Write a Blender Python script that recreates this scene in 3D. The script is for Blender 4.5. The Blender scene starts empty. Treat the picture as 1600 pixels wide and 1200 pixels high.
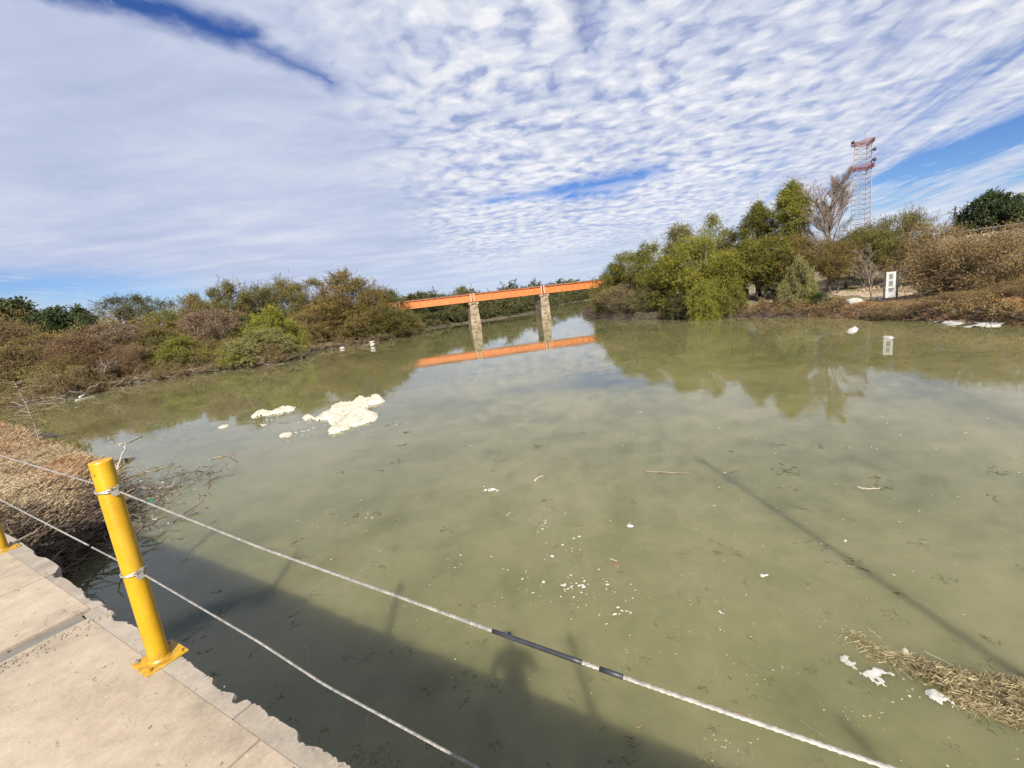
import bpy, math, random
import numpy as np
from mathutils import Vector, Matrix
random.seed(7)
RNG = np.random.default_rng(11)
SC = bpy.context.scene
COL = SC.collection
R = math.radians

# ------------------------------------------------------------------ camera
CAM_H = 4.5
FPX = 700.0
ROLL = math.atan(0.115)
PITCH = math.atan(134.0 / 700.0)
c_f = np.array([0, math.cos(PITCH), -math.sin(PITCH)])
c_u0 = np.array([0, math.sin(PITCH), math.cos(PITCH)])
c_r0 = np.array([1.0, 0, 0])
c_r = c_r0 * math.cos(ROLL) - c_u0 * math.sin(ROLL)
c_u = c_u0 * math.cos(ROLL) + c_r0 * math.sin(ROLL)
cam_d = bpy.data.cameras.new('camera')
cam = bpy.data.objects.new('camera', cam_d)
COL.objects.link(cam)
cam_d.sensor_width = 36
cam_d.lens = 36 * FPX / 1600
cam_d.clip_start = 0.05
cam_d.clip_end = 9000
cam.matrix_world = Matrix(((c_r[0], c_u[0], -c_f[0], 0), (c_r[1], c_u[1], -c_f[1], 0), (c_r[2], c_u[2], -c_f[2], CAM_H), (0, 0, 0, 1)))
SC.camera = cam
SC.render.resolution_x = 1024
SC.render.resolution_y = 768

# ------------------------------------------------------------------ light and exposure
SUN_AZ = 175.7      # compass style, 0 = +Y (view direction)
SUN_EL = 39.0
SC.view_settings.view_transform = 'Standard'
SC.view_settings.look = 'None'
SC.view_settings.gamma = 1
SC.view_settings.use_curve_mapping = False
SC.view_settings.exposure = 1.5
SC.cycles.max_bounces = 6
SC.cycles.diffuse_bounces = 2
SC.cycles.transparent_max_bounces = 4
sd = Vector((math.sin(R(SUN_AZ)) * math.cos(R(SUN_EL)), math.cos(R(SUN_AZ)) * math.cos(R(SUN_EL)), math.sin(R(SUN_EL))))
sun_d = bpy.data.lights.new('sun', 'SUN')
sun_d.energy = 4.8
sun_d.angle = R(0.5)
sun_d.color = (1.0, 0.93, 0.82)
sun = bpy.data.objects.new('sun', sun_d)
sun.rotation_euler = (-sd).to_track_quat('-Z', 'Y').to_euler()
COL.objects.link(sun)


class NT:
    """small helper for node trees"""
    def __init__(s, tree, alb=1.0): s.t = tree; s.alb = alb
    def n(s, typ, **kw):
        nd = s.t.nodes.new(typ)
        for k, v in kw.items():
            if k.startswith('_'):
                nd.inputs[k[1:].replace('_', ' ')].default_value = v
            else: setattr(nd, k, v)
        return nd
    def l(s, a, b): s.t.links.new(a, b)
    def put(s, sock, v):
        if isinstance(v, bpy.types.NodeSocket): s.l(v, sock)
        else: sock.default_value = v
    def m(s, op, a, b=None, c=None, clamp=False):
        nd = s.t.nodes.new('ShaderNodeMath'); nd.operation = op; nd.use_clamp = clamp
        s.put(nd.inputs[0], a)
        if b is not None: s.put(nd.inputs[1], b)
        if c is not None: s.put(nd.inputs[2], c)
        return nd.outputs[0]
    def v(s, op, a, b=None, scale=None):
        nd = s.t.nodes.new('ShaderNodeVectorMath'); nd.operation = op
        s.put(nd.inputs[0], a)
        if b is not None: s.put(nd.inputs[1], b)
        if scale is not None: s.put(nd.inputs['Scale'], scale)
        return nd.outputs['Value'] if op in ('DOT_PRODUCT', 'LENGTH', 'DISTANCE') else nd.outputs[0]
    def step(s, x, lo, hi, a=0.0, b=1.0):
        nd = s.t.nodes.new('ShaderNodeMapRange'); nd.interpolation_type = 'SMOOTHSTEP'
        s.put(nd.inputs[0], x); nd.inputs[1].default_value = lo; nd.inputs[2].default_value = hi
        nd.inputs[3].default_value = a; nd.inputs[4].default_value = b
        return nd.outputs[0]
    def mix(s, f, a, b):
        nd = s.t.nodes.new('ShaderNodeMix'); nd.data_type = 'RGBA'
        s.put(nd.inputs[0], f)
        for i, q in ((6, a), (7, b)):
            if isinstance(q, tuple): q = (*[v_ * s.alb for v_ in q[:3]], 1)
            s.put(nd.inputs[i], q)
        return nd.outputs[2]
    def noise(s, vec, scale, detail=3, rough=0.55, out=0, lac=2.0):
        nd = s.t.nodes.new('ShaderNodeTexNoise')
        if vec is not None: s.l(vec, nd.inputs['Vector'])
        nd.inputs['Scale'].default_value = scale; nd.inputs['Detail'].default_value = detail
        nd.inputs['Roughness'].default_value = rough; nd.inputs['Lacunarity'].default_value = lac
        return nd.outputs[out]
    def xyz(s, x, y, z):
        nd = s.t.nodes.new('ShaderNodeCombineXYZ')
        for i, q in enumerate((x, y, z)): s.put(nd.inputs[i], q)
        return nd.outputs[0]
    def ramp(s, f, stops):
        nd = s.t.nodes.new('ShaderNodeValToRGB'); s.l(f, nd.inputs[0])
        cr = nd.color_ramp
        while len(cr.elements) < len(stops): cr.elements.new(0.5)
        for e, (p, c) in zip(cr.elements, stops): e.position = p; e.color = (*[v_ * s.alb for v_ in c], 1)
        return nd.outputs[0]


def build_world():
    w = bpy.data.worlds.new('World'); SC.world = w; w.use_nodes = True
    t = w.node_tree
    for nd in list(t.nodes): t.nodes.remove(nd)
    k = NT(t)
    sky = k.n('ShaderNodeTexSky', sky_type='NISHITA', sun_disc=False)
    sky.sun_elevation = R(SUN_EL); sky.sun_rotation = R(SUN_AZ)
    sky.air_density = 1.0; sky.dust_density = 0.0; sky.ozone_density = 8.0
    bg = k.n('ShaderNodeBackground', _Strength=0.05)
    hs_ = k.n('ShaderNodeHueSaturation', _Hue=0.515, _Saturation=1.12, _Value=0.78); k.l(sky.outputs[0], hs_.inputs['Color']); k.l(hs_.outputs[0], bg.inputs[0])
    tc = k.n('ShaderNodeTexCoord')
    d = k.v('NORMALIZE', tc.outputs['Generated'])
    sp = k.n('ShaderNodeSeparateXYZ'); k.l(d, sp.inputs[0])
    z = k.m('MAXIMUM', sp.outputs[2], 0.0)
    inv = k.m('DIVIDE', 1.0, k.m('ADD', z, 0.06))
    px = k.m('MULTIPLY', sp.outputs[0], inv); py = k.m('MULTIPLY', sp.outputs[1], inv)
    P = k.xyz(px, py, 0.0)
    # warps
    n1 = k.noise(P, 1.1, 3, out=1); n2 = k.noise(P, 7.0, 3, 0.65, out=1)
    w1 = k.v('SCALE', k.v('SUBTRACT', n1, (0.5, 0.5, 0.5)), scale=0.42)
    w2 = k.v('SCALE', k.v('SUBTRACT', n2, (0.5, 0.5, 0.5)), scale=0.11)
    PW = k.v('MULTIPLY', k.v('ADD', k.v('ADD', P, w1), w2), (1, 1, 0))
    PS = k.v('MULTIPLY', k.v('ADD', k.v('ADD', P, k.v('SCALE', w1, scale=0.22)), w2), (1, 1, 0))
    def cap(a, b, r, wd, amt, base=PS):
        a3 = (*a, 0.0); ba = (b[0] - a[0], b[1] - a[1], 0.0); L2 = ba[0] ** 2 + ba[1] ** 2
        pa = k.v('SUBTRACT', base, a3)
        h = k.m('MULTIPLY', k.v('DOT_PRODUCT', pa, ba), 1 / L2, clamp=True)
        q = k.v('SCALE', (ba), scale=h)
        dd = k.v('LENGTH', k.v('SUBTRACT', pa, q))
        return k.m('MULTIPLY', k.step(dd, r + wd, r - wd), amt)
    holes = [cap((-1.6, 0.9), (-0.97, 1.36), .05, .05, .95), cap((-0.93, 1.36), (-0.72, 1.58), .065, .06, 1.0),
             cap((-0.72, 1.58), (-0.55, 1.88), .03, .06, .95),
             cap((0.33, 1.50), (0.40, 1.86), .01, .055, .9), cap((0.38, 1.85), (0.33, 2.15), .0, .05, .45), cap((0.75, 1.55), (0.72, 1.72), .0, .04, .45),
             cap((0.0, 3.75), (0.55, 3.70), .06, .18, 1.0), cap((0.55, 3.70), (1.10, 3.50), .16, .2, 1.0), cap((.7, 3.9), (.95, 3.9), .12, .2, 1.0),
             cap((2.2, 1.7), (2.62, 2.75), .0, .16, .75), cap((2.62, 2.75), (2.75, 3.3), .0, .2, .6),
             cap((3.4, 1.9), (3.75, 4.1), .42, .3, 1.0), cap((3.75, 4.1), (4.6, 5.6), .3, .5, .85), cap((4.6, 2.9), (5.2, 4.2), .5, .5, .9),
             cap((-6.0, 2.2), (-4.4, 4.6), .75, .7, .95, PW), cap((-4.4, 4.6), (-5.4, 9.0), .7, .9, .95, PW),
             cap((1.45, 1.55), (1.75, 2.2), .0, .12, .35)]
    M = holes[0]
    for h in holes[1:]: M = k.m('MAXIMUM', M, h)
    # wisps over the openings
    wv = k.v('MULTIPLY', PS, (2.6, 0.8, 1))
    wis = k.step(k.noise(wv, 3.0, 6, 0.62), 0.50, 0.72)
    M = k.m('MULTIPLY', M, k.m('SUBTRACT', 1.0, k.m('MULTIPLY', wis, 0.75)))
    # mackerel puffs
    def vor(scale, sm):
        nd = k.n('ShaderNodeTexVoronoi', feature='SMOOTH_F1', voronoi_dimensions='2D')
        nd.inputs['Scale'].default_value = scale; nd.inputs['Smoothness'].default_value = sm
        k.l(PW, nd.inputs['Vector']); return nd.outputs[0]
    v1 = vor(7.0, 0.7); v2 = vor(15.0, 0.7)
    W = k.step(k.m('ADD', px, k.m('MULTIPLY', py, 0.06)), -0.75, 0.15)
    Wr = k.step(k.m('SUBTRACT', px, k.m('MULTIPLY', py, 0.25)), 0.6, 2.0)
    Wp = k.m('MULTIPLY', W, k.m('SUBTRACT', 1.0, k.m('MULTIPLY', Wr, 0.5)))
    fade = k.step(z, 0.03, 0.16)
    bl = k.m('MULTIPLY', k.m('SUBTRACT', k.noise(PS, 8.5, 2, 0.4), 0.5), 2.6)
    puff = k.m('ADD', k.m('MULTIPLY', k.step(v1, 0.7, 0.1), 0.6), k.m('MULTIPLY', k.step(v2, 0.65, 0.1), 0.3))
    puff = k.m('ADD', k.m('SUBTRACT', puff, 0.45), bl)
    fine = k.m('SUBTRACT', k.noise(PW, 13.0, 6, 0.62), 0.5)
    big = k.m('SUBTRACT', k.noise(P, 0.9, 4, 0.55), 0.5)
    st = k.v('MULTIPLY', k.v('ADD', P, k.v('SCALE', w1, scale=0.3)), (3.2, 0.55, 1))
    # rotate so that streaks run along (0.33,1)
    strk = k.n('ShaderNodeVectorRotate', rotation_type='Z_AXIS', _Angle=0.32); k.l(P, strk.inputs['Vector'])
    st = k.v('MULTIPLY', strk.outputs[0], (3.0, 0.35, 1))
    streak = k.m('SUBTRACT', k.noise(st, 1.6, 6, 0.6), 0.5)
    hs = k.v('MULTIPLY', k.v('ADD', P, w1), (0.55, 1.5, 1))
    soft = k.m('SUBTRACT', k.noise(hs, 1.6, 5, 0.55), 0.5)
    tone = k.m('ADD', 0.66, k.m('MULTIPLY', k.m('MULTIPLY', puff, k.m('MULTIPLY', Wp, fade)), 0.42))
    tone = k.m('ADD', tone, k.m('MULTIPLY', fine, k.m('ADD', 0.18, k.m('MULTIPLY', Wp, 0.8))))
    tone = k.m('ADD', tone, k.m('MULTIPLY', big, 0.7))
    tone = k.m('ADD', tone, k.m('MULTIPLY', soft, 0.6))
    tone = k.m('ADD', tone, k.m('MULTIPLY', streak, k.m('MULTIPLY', Wr, 0.9)))
    tone = k.m('SUBTRACT', tone, k.m('MULTIPLY', k.m('SUBTRACT', 1.0, W), 0.17), clamp=True)
    ccol = k.ramp(tone, [(0.0, (0.36, 0.42, 0.62)), (0.45, (0.55, 0.61, 0.79)), (0.75, (0.76, 0.79, 0.88)), (1.0, (0.95, 0.955, 0.98))])
    alpha = k.m('SUBTRACT', 1.0, M)
    gap = k.m('MULTIPLY', k.m('MULTIPLY', k.step(k.m('ADD', puff, k.m('MULTIPLY', fine, 1.2)), -0.15, -0.8), k.m('MULTIPLY', Wp, fade)), 0.26)
    alpha = k.m('SUBTRACT', alpha, gap)
    alpha = k.m('SUBTRACT', alpha, k.m('MULTIPLY', k.step(streak, 0.02, -0.16), k.m('MULTIPLY', Wr, 0.5)), clamp=True)
    alpha = k.m('MULTIPLY', alpha, 0.95)
    # towards the horizon everything melts into pale blue air
    hz = k.step(z, 0.13, 0.0)
    ccol = k.mix(k.m('MULTIPLY', hz, 0.65), ccol, (0.52, 0.64, 0.86))
    bc = k.n('ShaderNodeBackground', _Strength=0.353); k.l(ccol, bc.inputs[0])
    ms = k.n('ShaderNodeMixShader'); k.l(alpha, ms.inputs[0]); k.l(bg.outputs[0], ms.inputs[1]); k.l(bc.outputs[0], ms.inputs[2])
    out = k.n('ShaderNodeOutputWorld'); k.l(ms.outputs[0], out.inputs[0])
build_world()


# ------------------------------------------------------------------ placement helpers
def ray(x, y):
    v = c_f * FPX + c_r * (x - 800) + c_u * (600 - y)
    return v / np.linalg.norm(v)
def hit(x, y, z=0.0):
    v = ray(x, y); t = (z - CAM_H) / v[2]
    return np.array([v[0] * t, v[1] * t, z])
def at_y(x, y, Y):
    v = ray(x, y); t = Y / v[1]
    return np.array([v[0] * t, Y, CAM_H + v[2] * t])
def depth(p):
    return float((np.array(p) - np.array([0, 0, CAM_H])) @ c_f)


# ------------------------------------------------------------------ mesh helpers
def mesh(name, V, Q=None, T=None, smooth=False, mi=None):
    V = np.asarray(V, dtype=np.float32)
    me = bpy.data.meshes.new(name)
    me.vertices.add(len(V)); me.vertices.foreach_set('co', V.ravel())
    loops = []; starts = []; s = 0
    nq = 0 if Q is None else len(Q); nt = 0 if T is None else len(T)
    if nq: loops.append(np.asarray(Q, dtype=np.int32).ravel())
    if nt: loops.append(np.asarray(T, dtype=np.int32).ravel())
    if nq or nt:
        L = np.concatenate(loops)
        me.loops.add(len(L)); me.loops.foreach_set('vertex_index', L)
        st = np.concatenate([np.arange(nq) * 4, nq * 4 + np.arange(nt) * 3]).astype(np.int32)
        me.polygons.add(nq + nt); me.polygons.foreach_set('loop_start', st)
        try: me.polygons.foreach_set('loop_total', np.concatenate([np.full(nq, 4), np.full(nt, 3)]).astype(np.int32))
        except Exception: pass
        if mi is not None: me.polygons.foreach_set('material_index', np.asarray(mi, dtype=np.int32))
        me.polygons.foreach_set('use_smooth', np.full(nq + nt, bool(smooth), dtype=bool))
    me.update(calc_edges=True); me.validate()
    return me


class MB:
    """collects quads and tris of several simple solids"""
    def __init__(s): s.V = []; s.Q = []; s.T = []; s.n = 0; s.qm = []; s.tm = []
    def add(s, V, Q=None, T=None, m=0):
        V = np.asarray(V, float).reshape(-1, 3)
        if Q is not None and len(Q): s.Q.append(np.asarray(Q) + s.n); s.qm += [m] * len(Q)
        if T is not None and len(T): s.T.append(np.asarray(T) + s.n); s.tm += [m] * len(T)
        s.V.append(V); s.n += len(V); return s
    def box(s, x0, x1, y0, y1, z0, z1, m=0, rot=0, c=(0, 0)):
        v = np.array([(x, y, z) for z in (z0, z1) for y in (y0, y1) for x in (x0, x1)], float)
        if rot:
            cs, sn = math.cos(rot), math.sin(rot); x = v[:, 0].copy(); v[:, 0] = x * cs - v[:, 1] * sn; v[:, 1] = x * sn + v[:, 1] * cs
        v[:, 0] += c[0]; v[:, 1] += c[1]
        return s.add(v, [(0, 2, 3, 1), (4, 5, 7, 6), (0, 1, 5, 4), (2, 6, 7, 3), (0, 4, 6, 2), (1, 3, 7, 5)], m=m)
    def tube(s, pts, rad, n=8, caps=True, m=0):
        pts = np.asarray(pts, float); K = len(pts)
        rad = np.broadcast_to(np.asarray(rad, float), (K,))
        tan = np.gradient(pts, axis=0); tan /= (np.linalg.norm(tan, axis=1, keepdims=True) + 1e-9)
        up = np.array([0, 0, 1.0]) if abs(tan[0][2]) < .9 else np.array([1.0, 0, 0])
        a = np.cross(tan, up); a /= (np.linalg.norm(a, axis=1, keepdims=True) + 1e-9); b = np.cross(tan, a)
        th = np.linspace(0, 2 * math.pi, n, endpoint=False)
        V = pts[:, None] + rad[:, None, None] * (a[:, None] * np.cos(th)[None, :, None] + b[:, None] * np.sin(th)[None, :, None])
        V = V.reshape(-1, 3)
        i = np.arange(K - 1)[:, None] * n + np.arange(n)[None]; j = np.arange(K - 1)[:, None] * n + (np.arange(n)[None] + 1) % n
        Q = np.stack([i, j, j + n, i + n], -1).reshape(-1, 4)
        T = []
        if caps:
            V = np.vstack([V, pts[0], pts[-1]]); c0 = K * n; c1 = c0 + 1
            for q in range(n):
                T.append((c0, (q + 1) % n, q)); T.append((c1, (K - 1) * n + q, (K - 1) * n + (q + 1) % n))
        return s.add(V, Q, T, m=m)
    def build(s, name, mats, parent=None, smooth=False, loc=None):
        V = np.vstack(s.V); Q = np.vstack(s.Q) if s.Q else None; T = np.vstack(s.T) if s.T else None
        me = mesh(name, V, Q, T, smooth, s.qm + s.tm)
        return link(name, me, mats, parent, loc)


def link(name, me, mats=None, parent=None, loc=None):
    o = bpy.data.objects.new(name, me); COL.objects.link(o)
    if mats is not None and me is not None and len(me.materials) == 0:
        for m_ in (mats if isinstance(mats, (list, tuple)) else [mats]): me.materials.append(m_)
    if parent: o.parent = parent
    if loc is not None: o.location = loc
    return o
def tag(o, label=None, cat=None, group=None, kind=None):
    if label: o['label'] = label
    if cat: o['category'] = cat
    if group: o['group'] = group
    if kind: o['kind'] = kind
    return o
def thing(name, label, cat, loc=(0, 0, 0), rz=0, group=None):
    o = bpy.data.objects.new(name, None); COL.objects.link(o); o.location = loc; o.rotation_euler = (0, 0, rz)
    o.empty_display_size = .2
    return tag(o, label, cat, group)
def copy_thing(root):
    r = root.copy(); COL.objects.link(r)
    for ch in root.children:
        c = ch.copy(); COL.objects.link(c); c.parent = r
        for g in ch.children:
            d = g.copy(); COL.objects.link(d); d.parent = c
    return r
def shade_auto(o, ang=40):
    me = o.data
    me.polygons.foreach_set('use_smooth', np.ones(len(me.polygons), dtype=bool))
    try: me.set_sharp_from_angle(angle=R(ang))
    except Exception: pass


# ------------------------------------------------------------------ materials
ALB = .72     # real-world base colours for this exposure
def mat(name):
    m = bpy.data.materials.new(name); m.use_nodes = True
    t = m.node_tree
    for nd in list(t.nodes): t.nodes.remove(nd)
    k = NT(t, ALB); b = k.n('ShaderNodeBsdfPrincipled'); o = k.n('ShaderNodeOutputMaterial'); k.l(b.outputs[0], o.inputs[0])
    return m, k, b, o
def bump(k, b, h, strength=.3, dist=.01):
    n = k.n('ShaderNodeBump', _Strength=strength, _Distance=dist); k.l(h, n.inputs['Height']); k.l(n.outputs[0], b.inputs['Normal'])
def objco(k): return k.n('ShaderNodeTexCoord').outputs['Object']
def geoco(k): return k.n('ShaderNodeNewGeometry').outputs['Position']

def m_speckle(name, cols, scale=3, fine=60, rough=.85, bstr=.4, bdist=.004, stain=None):
    m, k, b, o = mat(name); p = geoco(k)
    n1 = k.noise(p, scale, 6, .65); n2 = k.noise(p, fine, 4, .7)
    f = k.m('ADD', k.m('MULTIPLY', n1, .7), k.m('MULTIPLY', n2, .3))
    c = k.ramp(f, [(.32, cols[0]), (.5, cols[1]), (.68, cols[2])])
    if stain:
        s = k.step(k.noise(p, stain[0], 5, .7), stain[1], stain[1] + .05)
        c = k.mix(k.m('MULTIPLY', s, stain[3]), c, stain[2])
    k.l(c, b.inputs['Base Color']); b.inputs['Roughness'].default_value = rough
    bump(k, b, f, bstr, bdist)
    return m
def m_deck():
    m, k, b, o = mat('concrete_walkway'); p = geoco(k)
    rot = k.n('ShaderNodeVectorRotate', rotation_type='Z_AXIS', _Angle=.55); k.l(p, rot.inputs['Vector']); q = rot.outputs[0]
    n1 = k.noise(p, 1.2, 6, .68); n2 = k.noise(p, 110, 4, .75); n3 = k.noise(p, 9, 6, .7); n4 = k.noise(p, 420, 2, .6)
    f = k.m('ADD', k.m('MULTIPLY', n1, .45), k.m('ADD', k.m('MULTIPLY', n3, .3), k.m('MULTIPLY', n2, .25)))
    c = k.ramp(f, [(.38, (.20, .163, .122)), (.5, (.305, .247, .186)), (.62, (.385, .322, .25))])
    scuff = k.step(k.noise(k.v('MULTIPLY', q, (1, 4.5, 1)), 9, 5, .7), .635, .70)
    c = k.mix(k.m('MULTIPLY', scuff, .75), c, (.13, .11, .09))
    pale = k.step(k.noise(k.v('MULTIPLY', q, (1, 2.2, 1)), 16, 5, .75), .62, .70)
    c = k.mix(k.m('MULTIPLY', pale, .45), c, (.46, .41, .35))
    grit = k.step(n4, .70, .74); c = k.mix(k.m('MULTIPLY', grit, .5), c, (.10, .085, .07))
    vo = k.n('ShaderNodeTexVoronoi', feature='DISTANCE_TO_EDGE'); vo.inputs['Scale'].default_value = 1.1
    wv = k.v('ADD', p, k.v('SCALE', k.noise(p, 3, 5, .7, out=1), scale=.5)); k.l(wv, vo.inputs['Vector'])
    crack = k.m('MULTIPLY', k.step(vo.outputs[0], .006, .001), k.step(k.noise(p, .8, 2, .5), .5, .6))
    c = k.mix(k.m('MULTIPLY', crack, .6), c, (.09, .075, .06))
    k.l(c, b.inputs['Base Color']); b.inputs['Roughness'].default_value = .92
    bump(k, b, k.m('SUBTRACT', f, k.m('MULTIPLY', crack, .5)), .5, .003)
    return m
def m_plain(name, c, rough=.6, metal=0, var=.15, scale=8):
    m, k, b, o = mat(name); p = objco(k)
    n = k.noise(p, scale, 5, .6)
    lo = tuple(x * (1 - var) for x in c); hi = tuple(min(1, x * (1 + var)) for x in c)
    k.l(k.ramp(n, [(.35, lo), (.65, hi)]), b.inputs['Base Color'])
    b.inputs['Roughness'].default_value = rough; b.inputs['Metallic'].default_value = metal
    bump(k, b, n, .15, .01)
    return m
def m_leaf(name, c1, c2, c3, transl=.35):
    m, k, b, o = mat(name)
    g = k.n('ShaderNodeNewGeometry'); oi = k.n('ShaderNodeObjectInfo')
    n = k.noise(g.outputs['Position'], .55, 3, .6)
    f = k.m('ADD', k.m('MULTIPLY', g.outputs['Random Per Island'], .55), k.m('MULTIPLY', k.m('SUBTRACT', n, .22), .85))
    f = k.m('ADD', f, k.m('MULTIPLY', k.m('SUBTRACT', oi.outputs['Random'], .5), .2), clamp=True)
    c = k.ramp(f, [(.12, c1), (.5, c2), (.88, c3)])
    k.l(c, b.inputs['Base Color']); b.inputs['Roughness'].default_value = .6
    b.inputs['Specular IOR Level'].default_value = .25
    tr = k.n('ShaderNodeBsdfTranslucent'); k.l(c, tr.inputs[0])
    ms = k.n('ShaderNodeMixShader', _Fac=transl); k.l(b.outputs[0], ms.inputs[1]); k.l(tr.outputs[0], ms.inputs[2]); k.l(ms.outputs[0], o.inputs[0])
    return m

M = {}
M['conc_tan'] = m_speckle('concrete_tan', [(.22, .175, .13), (.31, .25, .187), (.37, .305, .235)], 1.6, 90, .9, .5, .003, (11, .62, (.13, .105, .08), .35))
M['deck'] = m_deck()
M['conc_grey'] = m_speckle('concrete_grey', [(.17, .15, .125), (.25, .215, .175), (.34, .30, .25)], 5, 70, .92, .8, .006, (14, .64, (.10, .085, .07), .5))
M['conc_dark'] = m_speckle('joint_mortar', [(.10, .09, .08), (.15, .135, .115), (.22, .19, .16)], 6, 80, .95, .8, .006)
M['rubble'] = m_speckle('rubble_stone', [(.16, .14, .12), (.25, .22, .19), (.36, .33, .28)], 2, 15, .9, .5, .02)
M['steel'] = m_plain('galvanised_steel', (.36, .35, .33), .42, .6, .2, 30)
M['rope'] = m_plain('wire_rope_steel', (.30, .285, .26), .5, .35, .35, 60)
M['rubber'] = m_plain('black_sleeve', (.02, .022, .03), .5, 0, .3, 40)
M['bark'] = m_speckle('bark_brown', [(.055, .04, .03), (.10, .075, .055), (.16, .125, .095)], 4, 30, .9, .5, .02)
M['bark_pale'] = m_speckle('bark_pale', [(.12, .09, .065), (.19, .145, .11), (.27, .21, .165)], 4, 30, .9, .5, .02)
M['twig_pink'] = m_speckle('twig_pinkish', [(.16, .115, .09), (.24, .175, .14), (.30, .23, .19)], 1, 30, .9, .1, .02)
M['dead'] = m_speckle('dead_wood', [(.10, .08, .06), (.19, .155, .12), (.32, .27, .22)], 3, 30, .9, .5, .01)
M['root'] = m_speckle('dark_root', [(.035, .027, .02), (.08, .06, .045), (.15, .12, .09)], 3, 30, .9, .5, .01)
M['deadw'] = m_speckle('bleached_wood', [(.26, .23, .19), (.36, .32, .27), (.46, .42, .36)], 3, 30, .9, .5, .01)
M['whitewash'] = m_plain('whitewash', (.30, .29, .26), .8)
M['dark_metal'] = m_plain('dark_post', (.03, .028, .03), .6)
M['white_paint'] = m_plain('white_panel', (.48, .47, .45), .6, 0, .08, 4)
M['picture'] = m_speckle('printed_picture', [(.08, .09, .09), (.16, .17, .17), (.25, .25, .24)], 9, 30, .6, .0, .001)
M['foam'] = m_speckle('foam', [(.22, .185, .13), (.42, .39, .32), (.52, .50, .44)], 2.8, 22, .9, .9, .03)
M['foam_white'] = m_speckle('foam_white', [(.22, .21, .19), (.34, .33, .31), (.44, .43, .41)], 4, 25, .9, .7, .02)
M['red_paint'] = m_plain('red_tower_paint', (.20, .05, .05), .6)
M['tower_white'] = m_plain('white_tower_paint', (.27, .235, .235), .6)
M['orange_plastic'] = m_plain('orange_plastic', (.55, .12, .03), .5)
M['wire'] = m_plain('black_wire', (.02, .02, .02), .6)
M['skin'] = m_plain('skin', (.35, .2, .14), .6)
M['cloth'] = m_plain('shirt_cloth', (.1, .13, .2), .85)

def m_yellow():
    m, k, b, o = mat('yellow_paint'); p = objco(k)
    n = k.noise(p, 9, 6, .7); n2 = k.noise(p, 45, 5, .75); n3 = k.noise(p, 3.0, 3, .5)
    c = k.ramp(n, [(.3, (.38, .205, .002)), (.55, (.46, .265, .003)), (.75, (.50, .31, .008))])
    chip = k.step(k.m('ADD', n2, k.m('MULTIPLY', n3, .12)), .725, .745)
    c = k.mix(chip, c, (.10, .055, .02))
    sc = k.step(k.m('MULTIPLY', k.noise(k.v('MULTIPLY', p, (30, 30, 6)), 1.2, 4, .7), k.m('ADD', n3, .5)), .72, .78)
    c = k.mix(k.m('MULTIPLY', sc, .6), c, (.30, .14, .01))
    spz = k.n('ShaderNodeSeparateXYZ'); k.l(p, spz.inputs[0])
    grime = k.m('MULTIPLY', k.step(spz.outputs[2], .10, .0), k.step(k.noise(p, 22, 5, .75), .42, .62))
    c = k.mix(k.m('MULTIPLY', grime, .7), c, (.20, .10, .03))
    fad = k.step(k.noise(k.v('MULTIPLY', p, (1, 1, .25)), 16, 4, .6), .5, .75)
    c = k.mix(k.m('MULTIPLY', fad, .25), c, (.62, .42, .10))
    k.l(c, b.inputs['Base Color']); b.inputs['Roughness'].default_value = .42
    bump(k, b, k.m('SUBTRACT', n2, k.m('MULTIPLY', chip, .4)), .25, .002)
    return m
M['yellow'] = m_yellow()

def m_orange():
    m, k, b, o = mat('orange_girder_paint'); p = objco(k)
    n = k.noise(p, .9, 6, .7); s = k.noise(k.v('MULTIPLY', p, (3, 3, .5)), 1.5, 5, .7)
    c = k.ramp(n, [(.3, (.40, .085, .010)), (.55, (.50, .12, .014)), (.75, (.52, .16, .03))])
    c = k.mix(k.m('MULTIPLY', k.step(s, .52, .70), .5), c, (.46, .22, .10))
    s2 = k.noise(k.v('MULTIPLY', p, (5, 5, .4)), 1.1, 5, .75); c = k.mix(k.m('MULTIPLY', k.step(s2, .56, .70), .5), c, (.20, .055, .02))
    k.l(c, b.inputs['Base Color']); b.inputs['Roughness'].default_value = .6
    return m
M['orange'] = m_orange()
M['orange_pale'] = m_plain('faded_orange_paint', (.46, .24, .16), .7, 0, .3, 2)
M['red_edge'] = m_plain('red_oxide_edge', (.22, .04, .015), .7, 0, .3, 2)
M['orange_top'] = m_plain('orange_red_top', (.34, .07, .018), .7, 0, .3, 2)
m_, k_, b_, o_ = mat('pier_masonry'); g_ = k_.n('ShaderNodeNewGeometry'); nn_ = k_.noise(g_.outputs['Position'], 2.5, 5, .7)
k_.l(k_.ramp(k_.m('ADD', k_.m('MULTIPLY', g_.outputs['Random Per Island'], .7), k_.m('MULTIPLY', nn_, .3)), [(.1, (.10, .072, .042)), (.45, (.19, .145, .09)), (.85, (.30, .25, .19))]), b_.inputs['Base Color']); b_.inputs['Roughness'].default_value = .95
M['masonry'] = m_

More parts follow.
